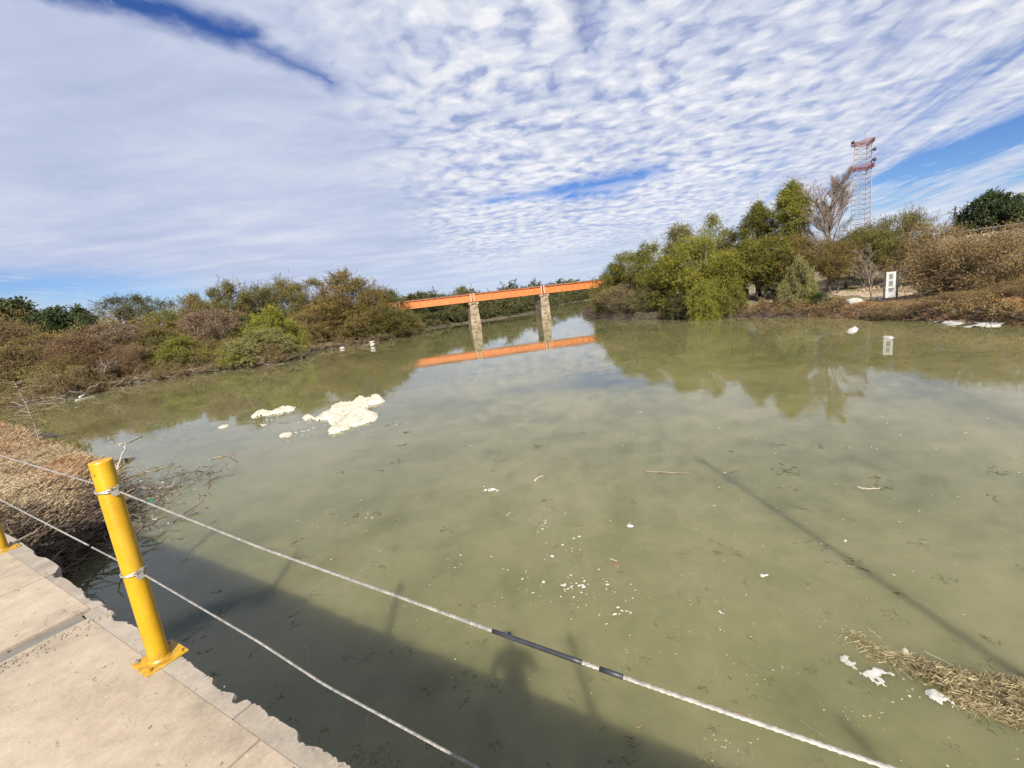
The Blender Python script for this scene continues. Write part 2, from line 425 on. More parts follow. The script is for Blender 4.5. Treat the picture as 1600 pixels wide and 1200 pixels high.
def m_ground():
    m, k, b, o = mat('river_bank_ground'); p = geoco(k)
    sp = k.n('ShaderNodeSeparateXYZ'); k.l(p, sp.inputs[0])
    n1 = k.noise(p, .12, 5, .6); n2 = k.noise(p, 1.7, 6, .7); n3 = k.noise(p, 18, 4, .7)
    soil = k.ramp(k.m('ADD', k.m('MULTIPLY', n2, .6), k.m('MULTIPLY', n3, .4)), [(.35, (.12, .075, .045)), (.5, (.20, .135, .085)), (.66, (.30, .22, .15))])
    grass = k.ramp(n3, [(.35, (.07, .07, .025)), (.65, (.16, .15, .06))])
    c = k.mix(k.m('MULTIPLY', k.step(k.m('ADD', k.m('MULTIPLY', n1, .6), k.m('MULTIPLY', n2, .4)), .44, .56), .8), soil, grass)
    wet = k.step(k.m('ADD', sp.outputs[2], k.m('MULTIPLY', n2, .5)), 1.15, .45)
    c = k.mix(k.m('MULTIPLY', wet, .85), c, (.045, .033, .024))
    k.l(c, b.inputs['Base Color']); b.inputs['Roughness'].default_value = .95
    bump(k, b, k.m('ADD', n2, k.m('MULTIPLY', n3, .3)), .9, .08)
    return m
M['ground'] = m_ground()

def m_water():
    m, k, b, o = mat('turbid_river_water'); p = geoco(k)
    n1 = k.noise(p, .16, 4, .55); n2 = k.noise(p, .9, 5, .6); n3 = k.noise(p, 5, 4, .6)
    f = k.m('ADD', k.m('MULTIPLY', n1, .5), k.m('ADD', k.m('MULTIPLY', n2, .35), k.m('MULTIPLY', n3, .15)))
    c = k.ramp(f, [(.38, (.090, .092, .039)), (.5, (.128, .123, .054)), (.62, (.162, .147, .076))])
    k.l(c, b.inputs['Base Color']); b.inputs['Roughness'].default_value = 1.0; b.inputs['Specular IOR Level'].default_value = 0
    b.subsurface_method = 'BURLEY'
    b.inputs['Subsurface Weight'].default_value = 1.0
    b.inputs['Subsurface Radius'].default_value = (1.0, 1.0, .8)
    b.inputs['Subsurface Scale'].default_value = .8
    g1 = k.noise(k.v('MULTIPLY', p, (1, 1.5, 1)), .6, 3, .5); g2 = k.noise(k.v('MULTIPLY', p, (1, 1.6, 1)), 5.5, 4, .6)
    breeze = k.step(k.noise(p, .07, 3, .5), .45, .65)
    bn = k.n('ShaderNodeBump', _Strength=.1, _Distance=.035)
    k.l(k.m('ADD', g1, k.m('MULTIPLY', g2, k.m('ADD', .03, k.m('MULTIPLY', breeze, .16)))), bn.inputs['Height'])
    gl = k.n('ShaderNodeBsdfGlossy', _Roughness=.02); gl.inputs['Color'].default_value = (1, 1, 1, 1); k.l(bn.outputs[0], gl.inputs['Normal'])
    fr = k.n('ShaderNodeFresnel', _IOR=1.46); k.l(bn.outputs[0], fr.inputs['Normal'])
    ms = k.n('ShaderNodeMixShader'); k.l(fr.outputs[0], ms.inputs[0]); k.l(b.outputs[0], ms.inputs[1]); k.l(gl.outputs[0], ms.inputs[2]); k.l(ms.outputs[0], o.inputs[0])
    return m
M['water'] = m_water()

L = {}
L['willow'] = m_leaf('leaf_willow', (.10, .105, .017), (.175, .17, .027), (.25, .235, .043), .42)
L['willow_bright'] = m_leaf('leaf_willow_bright', (.15, .16, .018), (.24, .235, .03), (.34, .31, .055), .42)
L['olive'] = m_leaf('leaf_olive', (.095, .088, .022), (.155, .138, .034), (.22, .185, .054))
L['ochre'] = m_leaf('leaf_ochre', (.125, .092, .024), (.20, .145, .038), (.28, .205, .065))
L['golden'] = m_leaf('leaf_golden', (.16, .10, .035), (.25, .165, .058), (.35, .25, .10))
L['brown'] = m_leaf('leaf_brown', (.12, .085, .036), (.19, .138, .058), (.27, .20, .092))
L['russet'] = m_leaf('leaf_russet', (.14, .078, .036), (.20, .118, .058), (.26, .165, .085))
L['pink'] = m_leaf('leaf_pinkish', (.16, .10, .062), (.24, .155, .10), (.30, .21, .14))
L['green'] = m_leaf('leaf_green', (.05, .07, .016), (.09, .115, .026), (.14, .155, .038))
L['dark'] = m_leaf('leaf_dark', (.024, .038, .012), (.042, .062, .018), (.07, .09, .027), .2)
L['darkolive'] = m_leaf('leaf_dark_olive', (.04, .044, .014), (.068, .070, .020), (.105, .098, .03), .25)
L['pale'] = m_leaf('leaf_pale', (.16, .155, .045), (.25, .235, .08), (.34, .31, .13))
L['grass'] = m_leaf('dry_grass', (.23, .165, .09), (.40, .305, .19), (.55, .46, .33), .25)
L['grass_red'] = m_leaf('dry_grass_orange', (.20, .10, .04), (.32, .18, .085), (.44, .29, .16), .25)
L['straw'] = m_leaf('straw', (.10, .075, .035), (.36, .29, .15), (.62, .55, .38), .2)
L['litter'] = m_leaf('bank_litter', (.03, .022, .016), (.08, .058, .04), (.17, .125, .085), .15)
L['fleck'] = m_leaf('floating_fleck', (.045, .04, .02), (.18, .17, .08), (.50, .47, .36), .05)
L['weed'] = m_leaf('water_weed', (.03, .03, .015), (.055, .05, .025), (.09, .08, .04), .05)

# ------------------------------------------------------------------ river banks
LB = np.array([(-6, -200), (-6, -60), (-8, -10), (-9.2, 5), (-9.6, 8.6), (-10.3, 10.6), (-12.6, 13.4), (-14.8, 16.4), (-16.2, 18.6), (-19.5, 21.5), (-24, 23.5), (-31, 28), (-44, 34),
               (-60, 38), (-62, 44), (-44, 39.3), (-40, 41), (-41, 48), (-35, 52), (-27, 52), (-25.5, 56), (-30, 64), (-28, 68), (-21, 73), (-16.2, 78.5), (-16.5, 88), (-17, 96), (-12, 102), (-3, 106), (4, 112),
               (9, 122), (14, 138), (19, 158), (28, 182), (60, 205), (300, 260)], float)
RB = np.array([(31, -200), (31, -60), (30, 0), (28.6, 15), (27.4, 24), (27.2, 30), (26, 38), (23.5, 44), (19.5, 52), (15.8, 58), (13.6, 66), (13.8, 78), (17, 95), (21.5, 112), (27, 128),
               (34, 146), (46, 166), (80, 184), (300, 230)], float)
POLY = np.vstack([LB, RB[::-1]])
def river_sd(x, y):
    """signed distance, positive on land"""
    x = np.asarray(x, float).ravel(); y = np.asarray(y, float).ravel()
    A = POLY; B = np.roll(POLY, -1, axis=0)
    best = np.full(len(x), 1e9); ins = np.zeros(len(x), bool)
    for (ax, ay), (bx, by) in zip(A, B):
        dx, dy = bx - ax, by - ay
        t = np.clip(((x - ax) * dx + (y - ay) * dy) / (dx * dx + dy * dy), 0, 1)
        best = np.minimum(best, (x - ax - t * dx) ** 2 + (y - ay - t * dy) ** 2)
        cnd = ((ay > y) != (by > y)) & (x < (bx - ax) * (y - ay) / (by - ay + 1e-12) + ax)
        ins ^= cnd
    dd = np.sqrt(best); return np.where(ins, -dd, dd)
def sstep(a, b, t):
    t = np.clip((t - a) / (b - a), 0, 1); return t * t * (3 - 2 * t)
_ph = RNG.uniform(0, 6.28, 24); _dr = RNG.uniform(0, 6.28, 24)
def wob(x, y, sc):
    r = 0
    for i in range(8): r = r + np.sin((x * np.cos(_dr[i]) + y * np.sin(_dr[i])) * sc * (1 + .37 * i) + _ph[i]) / (1 + .5 * i)
    return r / 3
def ground_z(x, y, d=None):
    x = np.asarray(x, float).ravel(); y = np.asarray(y, float).ravel()
    if d is None: d = river_sd(x, y)
    d = d + wob(x, y, 1.1) * .35
    right = sstep(0, 1, x / 10 - y / 300 + (y > 110) * -.5)
    land = -.05 + sstep(-.1, 1.6 + .6 * wob(x, y, .5), d) * (.80 - .35 * sstep(75, 95, y)) * (1 + .25 * wob(x, y, .35))
    park = sstep(2, 10, d) * .25 + sstep(16, 55, d) * 5.2 * sstep(85, 50, y) + sstep(3, 14, d) * .25
    left = sstep(3, 20, d) * .6
    z = land + right * park + (1 - right) * left + sstep(0, 3, d) * wob(x, y, 2.3) * .09
    # the low spit beside the footbridge
    spit = np.exp(-(((x + 19) / 9) ** 2 + ((y - 19) / 7) ** 2))
    z = z - spit * .62 * (d > .3)
    z = np.where(d < 0, np.maximum(-1.8, d * .7 - .06), z)
    return z
def gz(x, y): return float(ground_z([x], [y])[0])

def build_ground():
    xs = np.concatenate([-np.geomspace(3000, 90, 16)[:-1], np.arange(-90, 90.1, .7), np.geomspace(92, 3000, 16)])
    ys = np.concatenate([-np.geomspace(600, 12, 12)[:-1], np.arange(-12, 60, .6), np.arange(60, 200, 1.4), np.geomspace(202, 4000, 16)])
    X, Y = np.meshgrid(xs, ys); D = river_sd(X, Y); Z = ground_z(X, Y, D)
    Z = np.where(np.abs(X.ravel()) > 600, 2.0, Z)
    V = np.stack([X.ravel(), Y.ravel(), Z], 1)
    nx, ny = len(xs), len(ys)
    i = (np.arange(ny - 1)[:, None] * nx + np.arange(nx - 1)[None]).ravel()
    Q = np.stack([i, i + 1, i + nx + 1, i + nx], 1)
    o = link('ground', mesh('ground', V, Q, smooth=True), M['ground']); tag(o, kind='structure')
    w = MB(); w.add([(-3000, -600, 0), (3000, -600, 0), (3000, 4000, 0), (-3000, 4000, 0)], [(0, 1, 2, 3)])
    tag(w.build('water', M['water']), kind='structure')
build_ground()

# ------------------------------------------------------------------ footbridge deck, local frame u (along), n (outwards)
DZ = 2.95
UD = np.array([.8536, -.5210]); ND = np.array([.5210, .8536])
UANG = math.atan2(UD[1], UD[0])
def un(u, n, z=0): p = UD * u + ND * n; return np.array([p[0], p[1], z])
def slab(name, u0, u1, n0, n1, z0, z1, m, parent, jag=.012, chips=(), rough_sides=False):
    """slab whose outer (n1) edge is broken; outer edge in small steps"""
    K = max(2, int((u1 - u0) / (.012 if -6 < u0 < 1 else .1))); us = np.linspace(u0, u1, K)
    r = np.random.default_rng(int(abs(u0 * 1000)) + 3)
    e = np.zeros(K); a = 0
    for i in range(K): a = a * .86 + r.normal(0, 1) * jag * .5; e[i] = a
    e -= np.abs(r.normal(0, 1, K)) * jag * .35
    for (cu, wd, dp) in chips: e -= dp * np.exp(-((us - cu) / wd) ** 4)
    cols = [(n0, z1), (n0 + (n1 - n0) * .5, z1), (None, z1), ('c', z1 - .018), ('d', z1 - .10), ('e', z0), (n0, z0)]
    V = []
    j2 = r.normal(0, jag * .5, K)
    for i in range(K):
        for cn, z in cols:
            zz = z
            if cn is None: nn = n1 if jag < .001 else n1 + e[i] - .004 - abs(j2[i]) * .6
            elif cn == 'c': nn = n1 + (.0005 if jag < .001 else e[i] + .003)
            elif cn == 'd': nn = n1 + e[i] * .6 + j2[i] * .5 - .008
            elif cn == 'e': nn = n1 - .03
            else: nn = cn
            if z == z1 and cn is None: zz = z1 - abs(j2[i]) * .4
            V.append(un(us[i], nn, zz))
    n = len(cols); Q = []
    for i in range(K - 1):
        for j in range(n):
            a_ = i * n + j; b_ = i * n + (j + 1) % n
            Q.append((a_, a_ + n, b_ + n, b_))
    mb = MB(); mb.add(V, Q)
    for base in (0, (K - 1) * n):
        idx = list(range(base, base + n)); T = [(idx[0], idx[q], idx[q + 1]) for q in range(1, n - 1)]
        mb.T.append(np.array(T)); mb.tm += [0] * len(T)
    return mb.build(name, m, parent)

def build_deck():
    deck = thing('footbridge', 'pale concrete footbridge deck with a broken edge along the river at the lower left', 'footbridge', (0, 0, 0))
    runs = [(-12, -4.435), (-4.42, -3.60), (-3.47, -1.722), (-1.71, 1.6), (1.615, 6), (6.015, 26)]
    for i, (a, b) in enumerate(runs):
        slab('slab', a, b, -1.6, .662 if a > -4.4 else .702, DZ - .22, DZ, M['deck'], deck, .0008)
    chips = {0: [(-4.47, .06, .07), (-5.0, .12, .02)], 1: [(-4.38, .05, .03), (-3.75, .1, .02)], 2: [(-3.3, .07, .025), (-2.15, .07, .02), (-2.0, .03, .035)], 3: [(-1.55, .05, .02)]}
    tops = {0: .81, 1: .765}
    for i, (a, b) in enumerate([(-12, -4.44), (-4.42, -3.56), (-3.555, -1.92), (-1.91, 1.6), (1.61, 6), (6.01, 26)]):
        slab('edge_strip', a, b, (.664 if a > -4.4 else .704), tops.get(i, .752), DZ - .30, DZ - .0015, M['conc_grey'], deck, .0045, chips.get(i, ()))
    slab('joint_strip', -3.592, -3.478, -1.6, .655, DZ - .22, DZ - .012, M['conc_dark'], deck, .003)
    # loose crumbs of mortar beside the joint
    r = np.random.default_rng(5); mb = MB()
    for q in range(420):
        n_ = r.uniform(-.3, .74); u_ = -3.44 + abs(r.normal(0, .05)) if r.random() < .7 else r.uniform(-4.5, -1)
        s = r.uniform(.002, .0065)
        p = un(u_, n_, DZ); mb.box(-s, s, -s * r.uniform(.5, 1), s, -.001, s * .8, rot=r.uniform(0, 3), c=(p[0], p[1]))
        mb.V[-1][:, 2] += DZ
    o = mb.build('crumbs', M['conc_grey'], deck); o['kind'] = 'stuff'
    # beams and columns below
    mb = MB(); mb.add([un(u, n, z) for z in (DZ - .75, DZ - .224) for n in (-1.3, .45) for u in (-11.8, 25.8)], [(0, 2, 3, 1), (4, 5, 7, 6), (0, 1, 5, 4), (2, 6, 7, 3), (0, 4, 6, 2), (1, 3, 7, 5)])
    mb.build('beam', M['conc_grey'], deck)
    for u in (-7.5, 2.5, 12.5, 22.5):
        mb = MB(); mb.tube([un(u, -.4, -1.8), un(u, -.4, DZ - .76)], .35, 20); mb.build('column', M['conc_grey'], deck, True)
build_deck()

POST_U = [-2.637 + 2.945 * k + (.14 if k > 0 else .11 if k == -1 else 0) for k in range(-2, 4)]
PN = .693
def tie(mb, z, rr, mb2):
    """wire loops wrapped round the post and two clamp bodies, in post-local axes (x along the deck, y outwards)"""
    th = np.linspace(0, 2 * math.pi * 2.1, 60)
    pts = np.stack([np.cos(th) * (rr + .004), np.sin(th) * (rr + .004), z + .012 * np.sin(th * .5 + .4) + th * .0007], 1)
    mb.tube(pts, .0042, 6)
    for (x, y, a) in ((rr + .014, .004, .5), (rr + .034, -.002, -.2)):
        q = MB(); mb2.append(q)
        q.box(-.009, .009, -.012, .012, z - .012, z + .012, rot=a, c=(x, y))
        for sy in (-.008, .008): q.tube([(x - .004, y + sy, z - .005), (x + .012, y + sy * 1.6, z + .03)], .0035, 6)
    q = MB(); mb2.append(q); q.tube([(-rr - .012, -.004, z - .006), (-rr - .022, -.012, z + .012)], .008, 6)
def build_posts():
    RP = .043
    labels = {0: 'yellow railing post mostly beyond the left side of the view, second along the deck', 1: 'yellow steel railing post cut off by the left edge of the view',
              2: 'tall yellow steel railing post standing on the cracked deck edge in the lower left foreground', 3: 'yellow railing post just beside the photographer, out of view below',
              4: 'yellow railing post to the right of the photographer, out of view', 5: 'yellow railing post next to the lamp post, out of view'}
    proto = thing('railing_post', '', 'post', un(POST_U[0], PN, DZ), UANG)
    mb = MB(); mb.tube([(0, 0, .008), (0, 0, .3), (0, 0, .7), (0, 0, 1.035)], RP, 40, caps=False)
    mb.tube([(0, 0, 1.0349), (0, 0, 1.037), (0, 0, 1.039)], [RP, RP * .985, RP * .95], 40, caps=True)
    po = mb.build('pipe', M['yellow'], proto); shade_auto(po, 35)
    mb = MB(); mb.tube([(0, 0, .008), (0, 0, .014), (0, 0, .019)], [RP + .007, RP + .005, RP + .0005], 40, caps=False); shade_auto(mb.build('weld_bead', M['yellow'], proto), 60)
    mb = MB(); mb.box(-.088, .088, -.088, .092, -.001, .0085); pl = mb.build('base_plate', M['yellow'], proto)
    bv = pl.modifiers.new('bevel', 'BEVEL'); bv.width = .002; bv.segments = 2
    for sx, sy in ((-1, -1), (1, -1), (-1, 1), (1, 1)):
        mb = MB(); x, y = sx * .067, sy * .067
        mb.tube([(x, y, .0085), (x, y, .016)], .0095, 6); mb.tube([(x, y, .016), (x, y, .026)], .0048, 8); mb.build('bolt', M['yellow'] if sx > 0 else M['steel'], proto)
    mb = MB(); mb.tube([(.020, -RP - .0012 + .006, .985), (.020, -RP - .0005 + .004, .985)], .004, 8); mb.build('bolt_hole', M['dark_metal'], proto)
    for i, u in enumerate(POST_U):
        o = proto if i == 0 else copy_thing(proto)
        o.location = un(u, PN, DZ); o['label'] = labels[i]; o['group'] = 'yellow railing posts along the footbridge edge'
    # wire ropes
    def rope(name, label, zs, sleeve=None):
        zs_ = sorted(zs.items()); uu = np.array([a for a, b in zs_]); zz = np.array([b for a, b in zs_])
        t = thing(name, label, 'wire rope', (0, 0, 0)); t['group'] = 'wire ropes of the railing'
        us = np.arange(uu[0], uu[-1], .012); z = np.interp(us, uu, zz)
        # smooth the line between its supports
        kk = np.ones(9) / 9; z = np.convolve(np.pad(z, 4, mode='edge'), kk, 'valid')
        off = PN + .012
        cen = np.stack([UD[0] * us + ND[0] * off, UD[1] * us + ND[1] * off, z], 1)
        near = (us > -3.2) & (us < .9)
        A = np.array([ND[0], ND[1], 0]); B = np.array([0, 0, 1.])
        pitch = .042; rs = .00165; R0 = .0028
        mb = MB()
        usn = us[near]; cn = cen[near]
        for s in range(6):
            th = usn / pitch * 2 * math.pi + s * math.pi / 3
            pts = cn + R0 * (A[None] * np.cos(th)[:, None] + B[None] * np.sin(th)[:, None]); mb.tube(pts, rs, 5, caps=False)
        mb.tube(cn[::4], R0 * .8, 6)
        for seg in (us <= -3.19, us >= .89): mb.tube(cen[seg][::6], .0043, 8)
        o = mb.build('strands', M['rope'], t); shade_auto(o, 60)
        if sleeve:
            for a, b in sleeve:
                q = (us >= a) & (us <= b); mb = MB(); mb.tube(cen[q][::2], .0049, 10); mb.build('sleeve', M['rubber'], t, True)
        return t
    up = rope('wire_rope', 'upper twisted steel wire rope of the railing with a black sleeved stretch',
              {-8.5: 3.88, -5.58: 3.862, -4.2: 3.846, -2.637: 3.848, -1.46: 3.79, -.88: 3.779, -.53: 3.769, -.2: 3.764, .15: 3.764, .45: 3.766, 3.25: 3.77, 6.2: 3.77, 9.1: 3.77}, [(-.56, -.335), (-.315, -.245)])
    lo = rope('wire_rope', 'lower steel wire rope of the railing with a slight kink, below the sleeved one',
              {-8.5: 3.46, -5.58: 3.47, -4.4: 3.452, -2.637: 3.43, -1.63: 3.375, -1.28: 3.337, -.69: 3.33, .31: 3.335, 3.25: 3.35, 6.2: 3.35, 9.1: 3.35})
    for t, z in ((up, .895), (lo, .478)):
        for i, u in enumerate(POST_U):
            base = un(u, PN, DZ); mb = MB(); mb2 = []; tie(mb, z, RP, mb2)
            a = mb.build('tie_loop', M['rope'], t)
            for o in [a] + [q.build('clamp', M['steel'], t) for q in mb2]: o.location = base; o.rotation_euler = (0, 0, UANG); shade_auto(o, 40)
build_posts()

def lamp_post():
    b = np.array([5.50, -2.84])
    t = thing('lamp_post', 'tall lamp post on the footbridge whose long shadow crosses the water', 'lamp post', (b[0], b[1], DZ))
    mb = MB(); mb.tube([(0, 0, .02), (0, 0, 7.75)], [.075, .045], 20); mb.build('pole', M['steel'], t, True)
    mb = MB(); mb.box(-.16, .16, -.16, .16, 0, .02); mb.build('base_plate', M['steel'], t)
    mb = MB(); mb.tube([(0, 0, 7.75), (0, 0, 7.82), (0, 0, 7.95), (0, 0, 8.0)], [.05, .11, .12, .03], 12); mb.build('lamp_head', M['steel'], t, True)
lamp_post()

def person():
    t = thing('person', 'person in dark clothes with raised hands, standing behind the view on the footbridge', 'person', (0, -.3, DZ))
    V = [(0, 0, .95), (0, 0, 1.12), (0, .0, 1.32), (0, .02, 1.44), (0, .04, 1.50), (0, .05, 1.60), (0, .05, 1.68),
         (.1, 0, .88), (.11, .02, .48), (.11, -.02, .08), (.12, .14, .03), (-.1, 0, .88), (-.11, .02, .48), (-.11, -.02, .08), (-.12, .14, .03),
         (.17, 0, 1.38), (.27, .02, 1.12), (.20, .12, 1.32), (-.17, 0, 1.38), (-.27, .02, 1.12), (-.20, .12, 1.32)]
    Rr = [.15, .13, .155, .065, .055, .085, .075, .085, .06, .04, .03, .085, .06, .04, .03, .06, .042, .03, .06, .042, .03]
    E_ = [(0, 1), (1, 2), (2, 3), (3, 4), (4, 5), (5, 6), (0, 7), (7, 8), (8, 9), (9, 10), (0, 11), (11, 12), (12, 13), (13, 14), (2, 15), (15, 16), (16, 17), (2, 18), (18, 19), (19, 20)]
    me = bpy.data.meshes.new('body'); me.from_pydata(V, E_, [])
    o = link('body', me, M['cloth'], t)
    sk = o.modifiers.new('skin', 'SKIN'); ss = o.modifiers.new('sub', 'SUBSURF'); ss.levels = 1; ss.render_levels = 1
    for i, r in enumerate(Rr): me.skin_vertices[0].data[i].radius = (r, r * (.75 if i < 3 else 1))
    me.skin_vertices[0].data[0].use_root = True
person()

# ------------------------------------------------------------------ orange railway bridge
def railway_bridge():
    p1 = at_y(741, 490, 83.0); p2 = at_y(850, 480, 85.6)
    d = (p2 - p1)[:2]; span = np.linalg.norm(d); d /= span; ang = math.atan2(d[1], d[0])
    zt = at_y(738, 459.5, 83.0)[2]; zb = at_y(738, 471.5, 83.0)[2]
    t = thing('railway_bridge', 'orange steel plate girder bridge on stone piers across the river', 'bridge', (p1[0], p1[1], 0), ang)
    W = 2.2
    for s in range(-2, 3):
        x0 = s * span + .28; x1 = (s + 1) * span - .28
        for side, y in ((0, 0.0), (1, W)):
            mb = MB(); mb.box(x0, x1, y - .02, y + .02, zb + .12, zt - .12)
            g = mb.build('girder', M['orange'], t)
            mb = MB(); mb.box(x0 - .02, x1 + .02, y - .24, y + .24, zb + .0, zb + .118)
            mb.build('bottom_flange', M['orange'], g)
            mb = MB(); mb.box(x0 - .02, x1 + .02, y - .24, y + .24, zt - .09, zt); mb.build('top_flange', M['orange_top'], g)
            mb = MB(); n = int((x1 - x0) / 1.1)
            for q in range(n + 1):
                x = x0 + .05 + (x1 - x0 - .1) * q / n; wd = .22
                mb.box(x - .05, x + .05, y - wd, y - .022, zb + .12, zt - .12)
            o = mb.build('stiffeners', M['orange'], g); o['kind'] = 'stuff'
        mb = MB()
        for x in np.arange(x0 + .3, x1 - .1, .6): mb.box(x - .12, x + .12, .3, W - .3, zt - .16, zt - .0)
        o = mb.build('sleepers', M['bark'], t); o['kind'] = 'stuff'
        mb = MB()
        for y in (.45, W - .45): mb.box(x0 - .28, x1 + .279, y + .1, y + .17, zt + .003, zt + .13)
        mb.build('rail', M['bark'], t)
    r = np.random.default_rng(3)
    for s in range(-1, 4):
        x = s * span
        for dx in (-.26, .26):
            mb = MB(); mb.box(x + dx - .14, x + dx + .14, -.30, -.245, zb + .05, zt + .12); mb.build('end_stiffener', M['orange_pale'], t)
            mb = MB(); mb.box(x + dx - .19, x + dx + .19, -.25, .25, zb - .12, zb - .005); mb.build('bearing', M['red_edge'], t)
        # tapering pier of coursed blocks
        mb = MB(); H = zb - .12 + 1.6; nc = 18
        for c in range(nc):
            z0 = -1.6 + H * c / nc; z1 = -1.6 + H * (c + 1) / nc - .03
            hw = .98 - .26 * c / nc; hd = 2.3 - .35 * c / nc
            if c == nc - 1: hw += .18; hd += .15
            nb = 3 + c % 2
            for b in range(nb):
                xa = -hw + 2 * hw * b / nb + (.12 if (c + b) % 2 and b else 0); xb = -hw + 2 * hw * (b + 1) / nb + (.12 if (c + b + 1) % 2 and b < nb - 1 else 0) - .03
                nd = 5
                for e in range(nd):
                    ya = W / 2 - hd + 2 * hd * e / nd; yb = W / 2 - hd + 2 * hd * (e + 1) / nd - .03
                    j = r.uniform(-.03, .03, 4)
                    mb.box(x + xa + (j[0] if b == 0 else 0), x + xb + (j[1] if b == nb - 1 else 0), ya + (j[2] if e == 0 else 0), yb + (j[3] if e == nd - 1 else 0), z0, z1)
            mb.box(x - hw + .06, x + hw - .06, W / 2 - hd + .06, W / 2 + hd - .06, z0 + .001 * c, z1 + .03)
        mb.build('pier', M['masonry'], t)
railway_bridge()

# ------------------------------------------------------------------ vegetation
def prisms(S, E_, r0, r1):
    S = np.asarray(S, float); E_ = np.asarray(E_, float); n = len(S)
    d = E_ - S; d /= np.linalg.norm(d, axis=1, keepdims=True) + 1e-9
    up = np.where(np.abs(d[:, 2:3]) < .9, np.array([[0, 0, 1.]]), np.array([[1., 0, 0]]))
    a = np.cross(d, up); a /= np.linalg.norm(a, axis=1, keepdims=True) + 1e-9; b = np.cross(d, a)
    V = np.zeros((n, 6, 3)); r0 = np.broadcast_to(r0, (n,))[:, None]; r1 = np.broadcast_to(r1, (n,))[:, None]
    for i in range(3):
        th = 2.094 * i; o_ = a * math.cos(th) + b * math.sin(th)
        V[:, i] = S + o_ * r0; V[:, 3 + i] = E_ + o_ * r1
    base = (np.arange(n) * 6)[:, None]
    Q = np.concatenate([base + np.array([[i, (i + 1) % 3, 3 + (i + 1) % 3, 3 + i]]) for i in range(3)], 0)
    return V.reshape(-1, 3), Q
def leaf_quads(P, D, ln, wd, r):
    """diamond leaves at P, pointing along D"""
    n = len(P); D = D / (np.linalg.norm(D, axis=1, keepdims=True) + 1e-9)
    s = np.cross(D, r.normal(0, 1, (n, 3))); s /= np.linalg.norm(s, axis=1, keepdims=True) + 1e-9
    ln = ln * r.uniform(.6, 1.3, (n, 1)); wd = wd * r.uniform(.7, 1.3, (n, 1))
    V = np.stack([P - s * wd * .25 , P + D * ln * .4 + s * wd * .62, P + D * ln], 1)
    return V.reshape(-1, 3), np.arange(n * 3).reshape(-1, 3)
def foliage(C, cr, r, twigs=28, leaves=9, ln=.22, wd=.06, up=.35, droop=.5, outc=None, tw_r=.012, tw_frac=.35, spread=.5):
    """clumps C with radii cr -> leaf mesh arrays, twig mesh arrays"""
    C = np.asarray(C, float); cr = np.broadcast_to(cr, (len(C),))
    ci = np.repeat(np.arange(len(C)), twigs); n = len(ci)
    out = (C - outc); out /= np.linalg.norm(out, axis=1, keepdims=True) + 1e-9
    dirs = r.normal(0, 1, (n, 3)) * .75 + out[ci] * .55; dirs[:, 2] += up
    dirs /= np.linalg.norm(dirs, axis=1, keepdims=True) + 1e-9
    S = C[ci] + r.normal(0, 1, (n, 3)) * (cr[ci] * spread * .5)[:, None]
    Ln = cr[ci] * r.uniform(.6, 1.35, n)
    t = (np.arange(leaves) + .6) / leaves
    P = S[:, None] + dirs[:, None] * (Ln[:, None] * t[None])[..., None]
    P[..., 2] -= droop * Ln[:, None] * t[None] ** 2
    tang = dirs[:, None] + np.zeros_like(P); tang = tang.copy(); tang[..., 2] -= 2 * droop * t[None]
    LD = tang + r.normal(0, .55, P.shape)
    LV, LQ = leaf_quads(P.reshape(-1, 3) + r.normal(0, .02, (n * leaves, 3)), LD.reshape(-1, 3), ln, wd, r)
    k = r.random(n) < tw_frac
    mid = S + dirs * Ln[:, None] * .5; mid[:, 2] -= droop * Ln * .25
    end = S + dirs * Ln[:, None] * .97; end[:, 2] -= droop * Ln * .94
    V1, Q1 = prisms(S[k], mid[k], tw_r, tw_r * .7); V2, Q2 = prisms(mid[k], end[k], tw_r * .7, tw_r * .3)
    return (LV, LQ), (np.vstack([V1, V2]), np.vstack([Q1, Q2 + len(V1)]))
PROF = {'round': lambda t: np.sqrt(np.clip(1 - (2 * t - 1) ** 2, 0, 1)),
        'dome': lambda t: np.clip(1 - t ** 2.2, 0, 1) ** .6,
        'tall': lambda t: np.clip(np.sin(np.clip(t, 0, 1) * math.pi) ** .7, 0, 1) * (.75 + .25 * t),
        'vase': lambda t: np.clip(.25 + t * 1.1, 0, 1) * np.clip(1 - t ** 5, 0, 1) ** .5,
        'umbrella': lambda t: np.clip(.3 + t * 1.4, 0, 1) * np.clip(1 - t ** 4, 0, 1) ** .5}
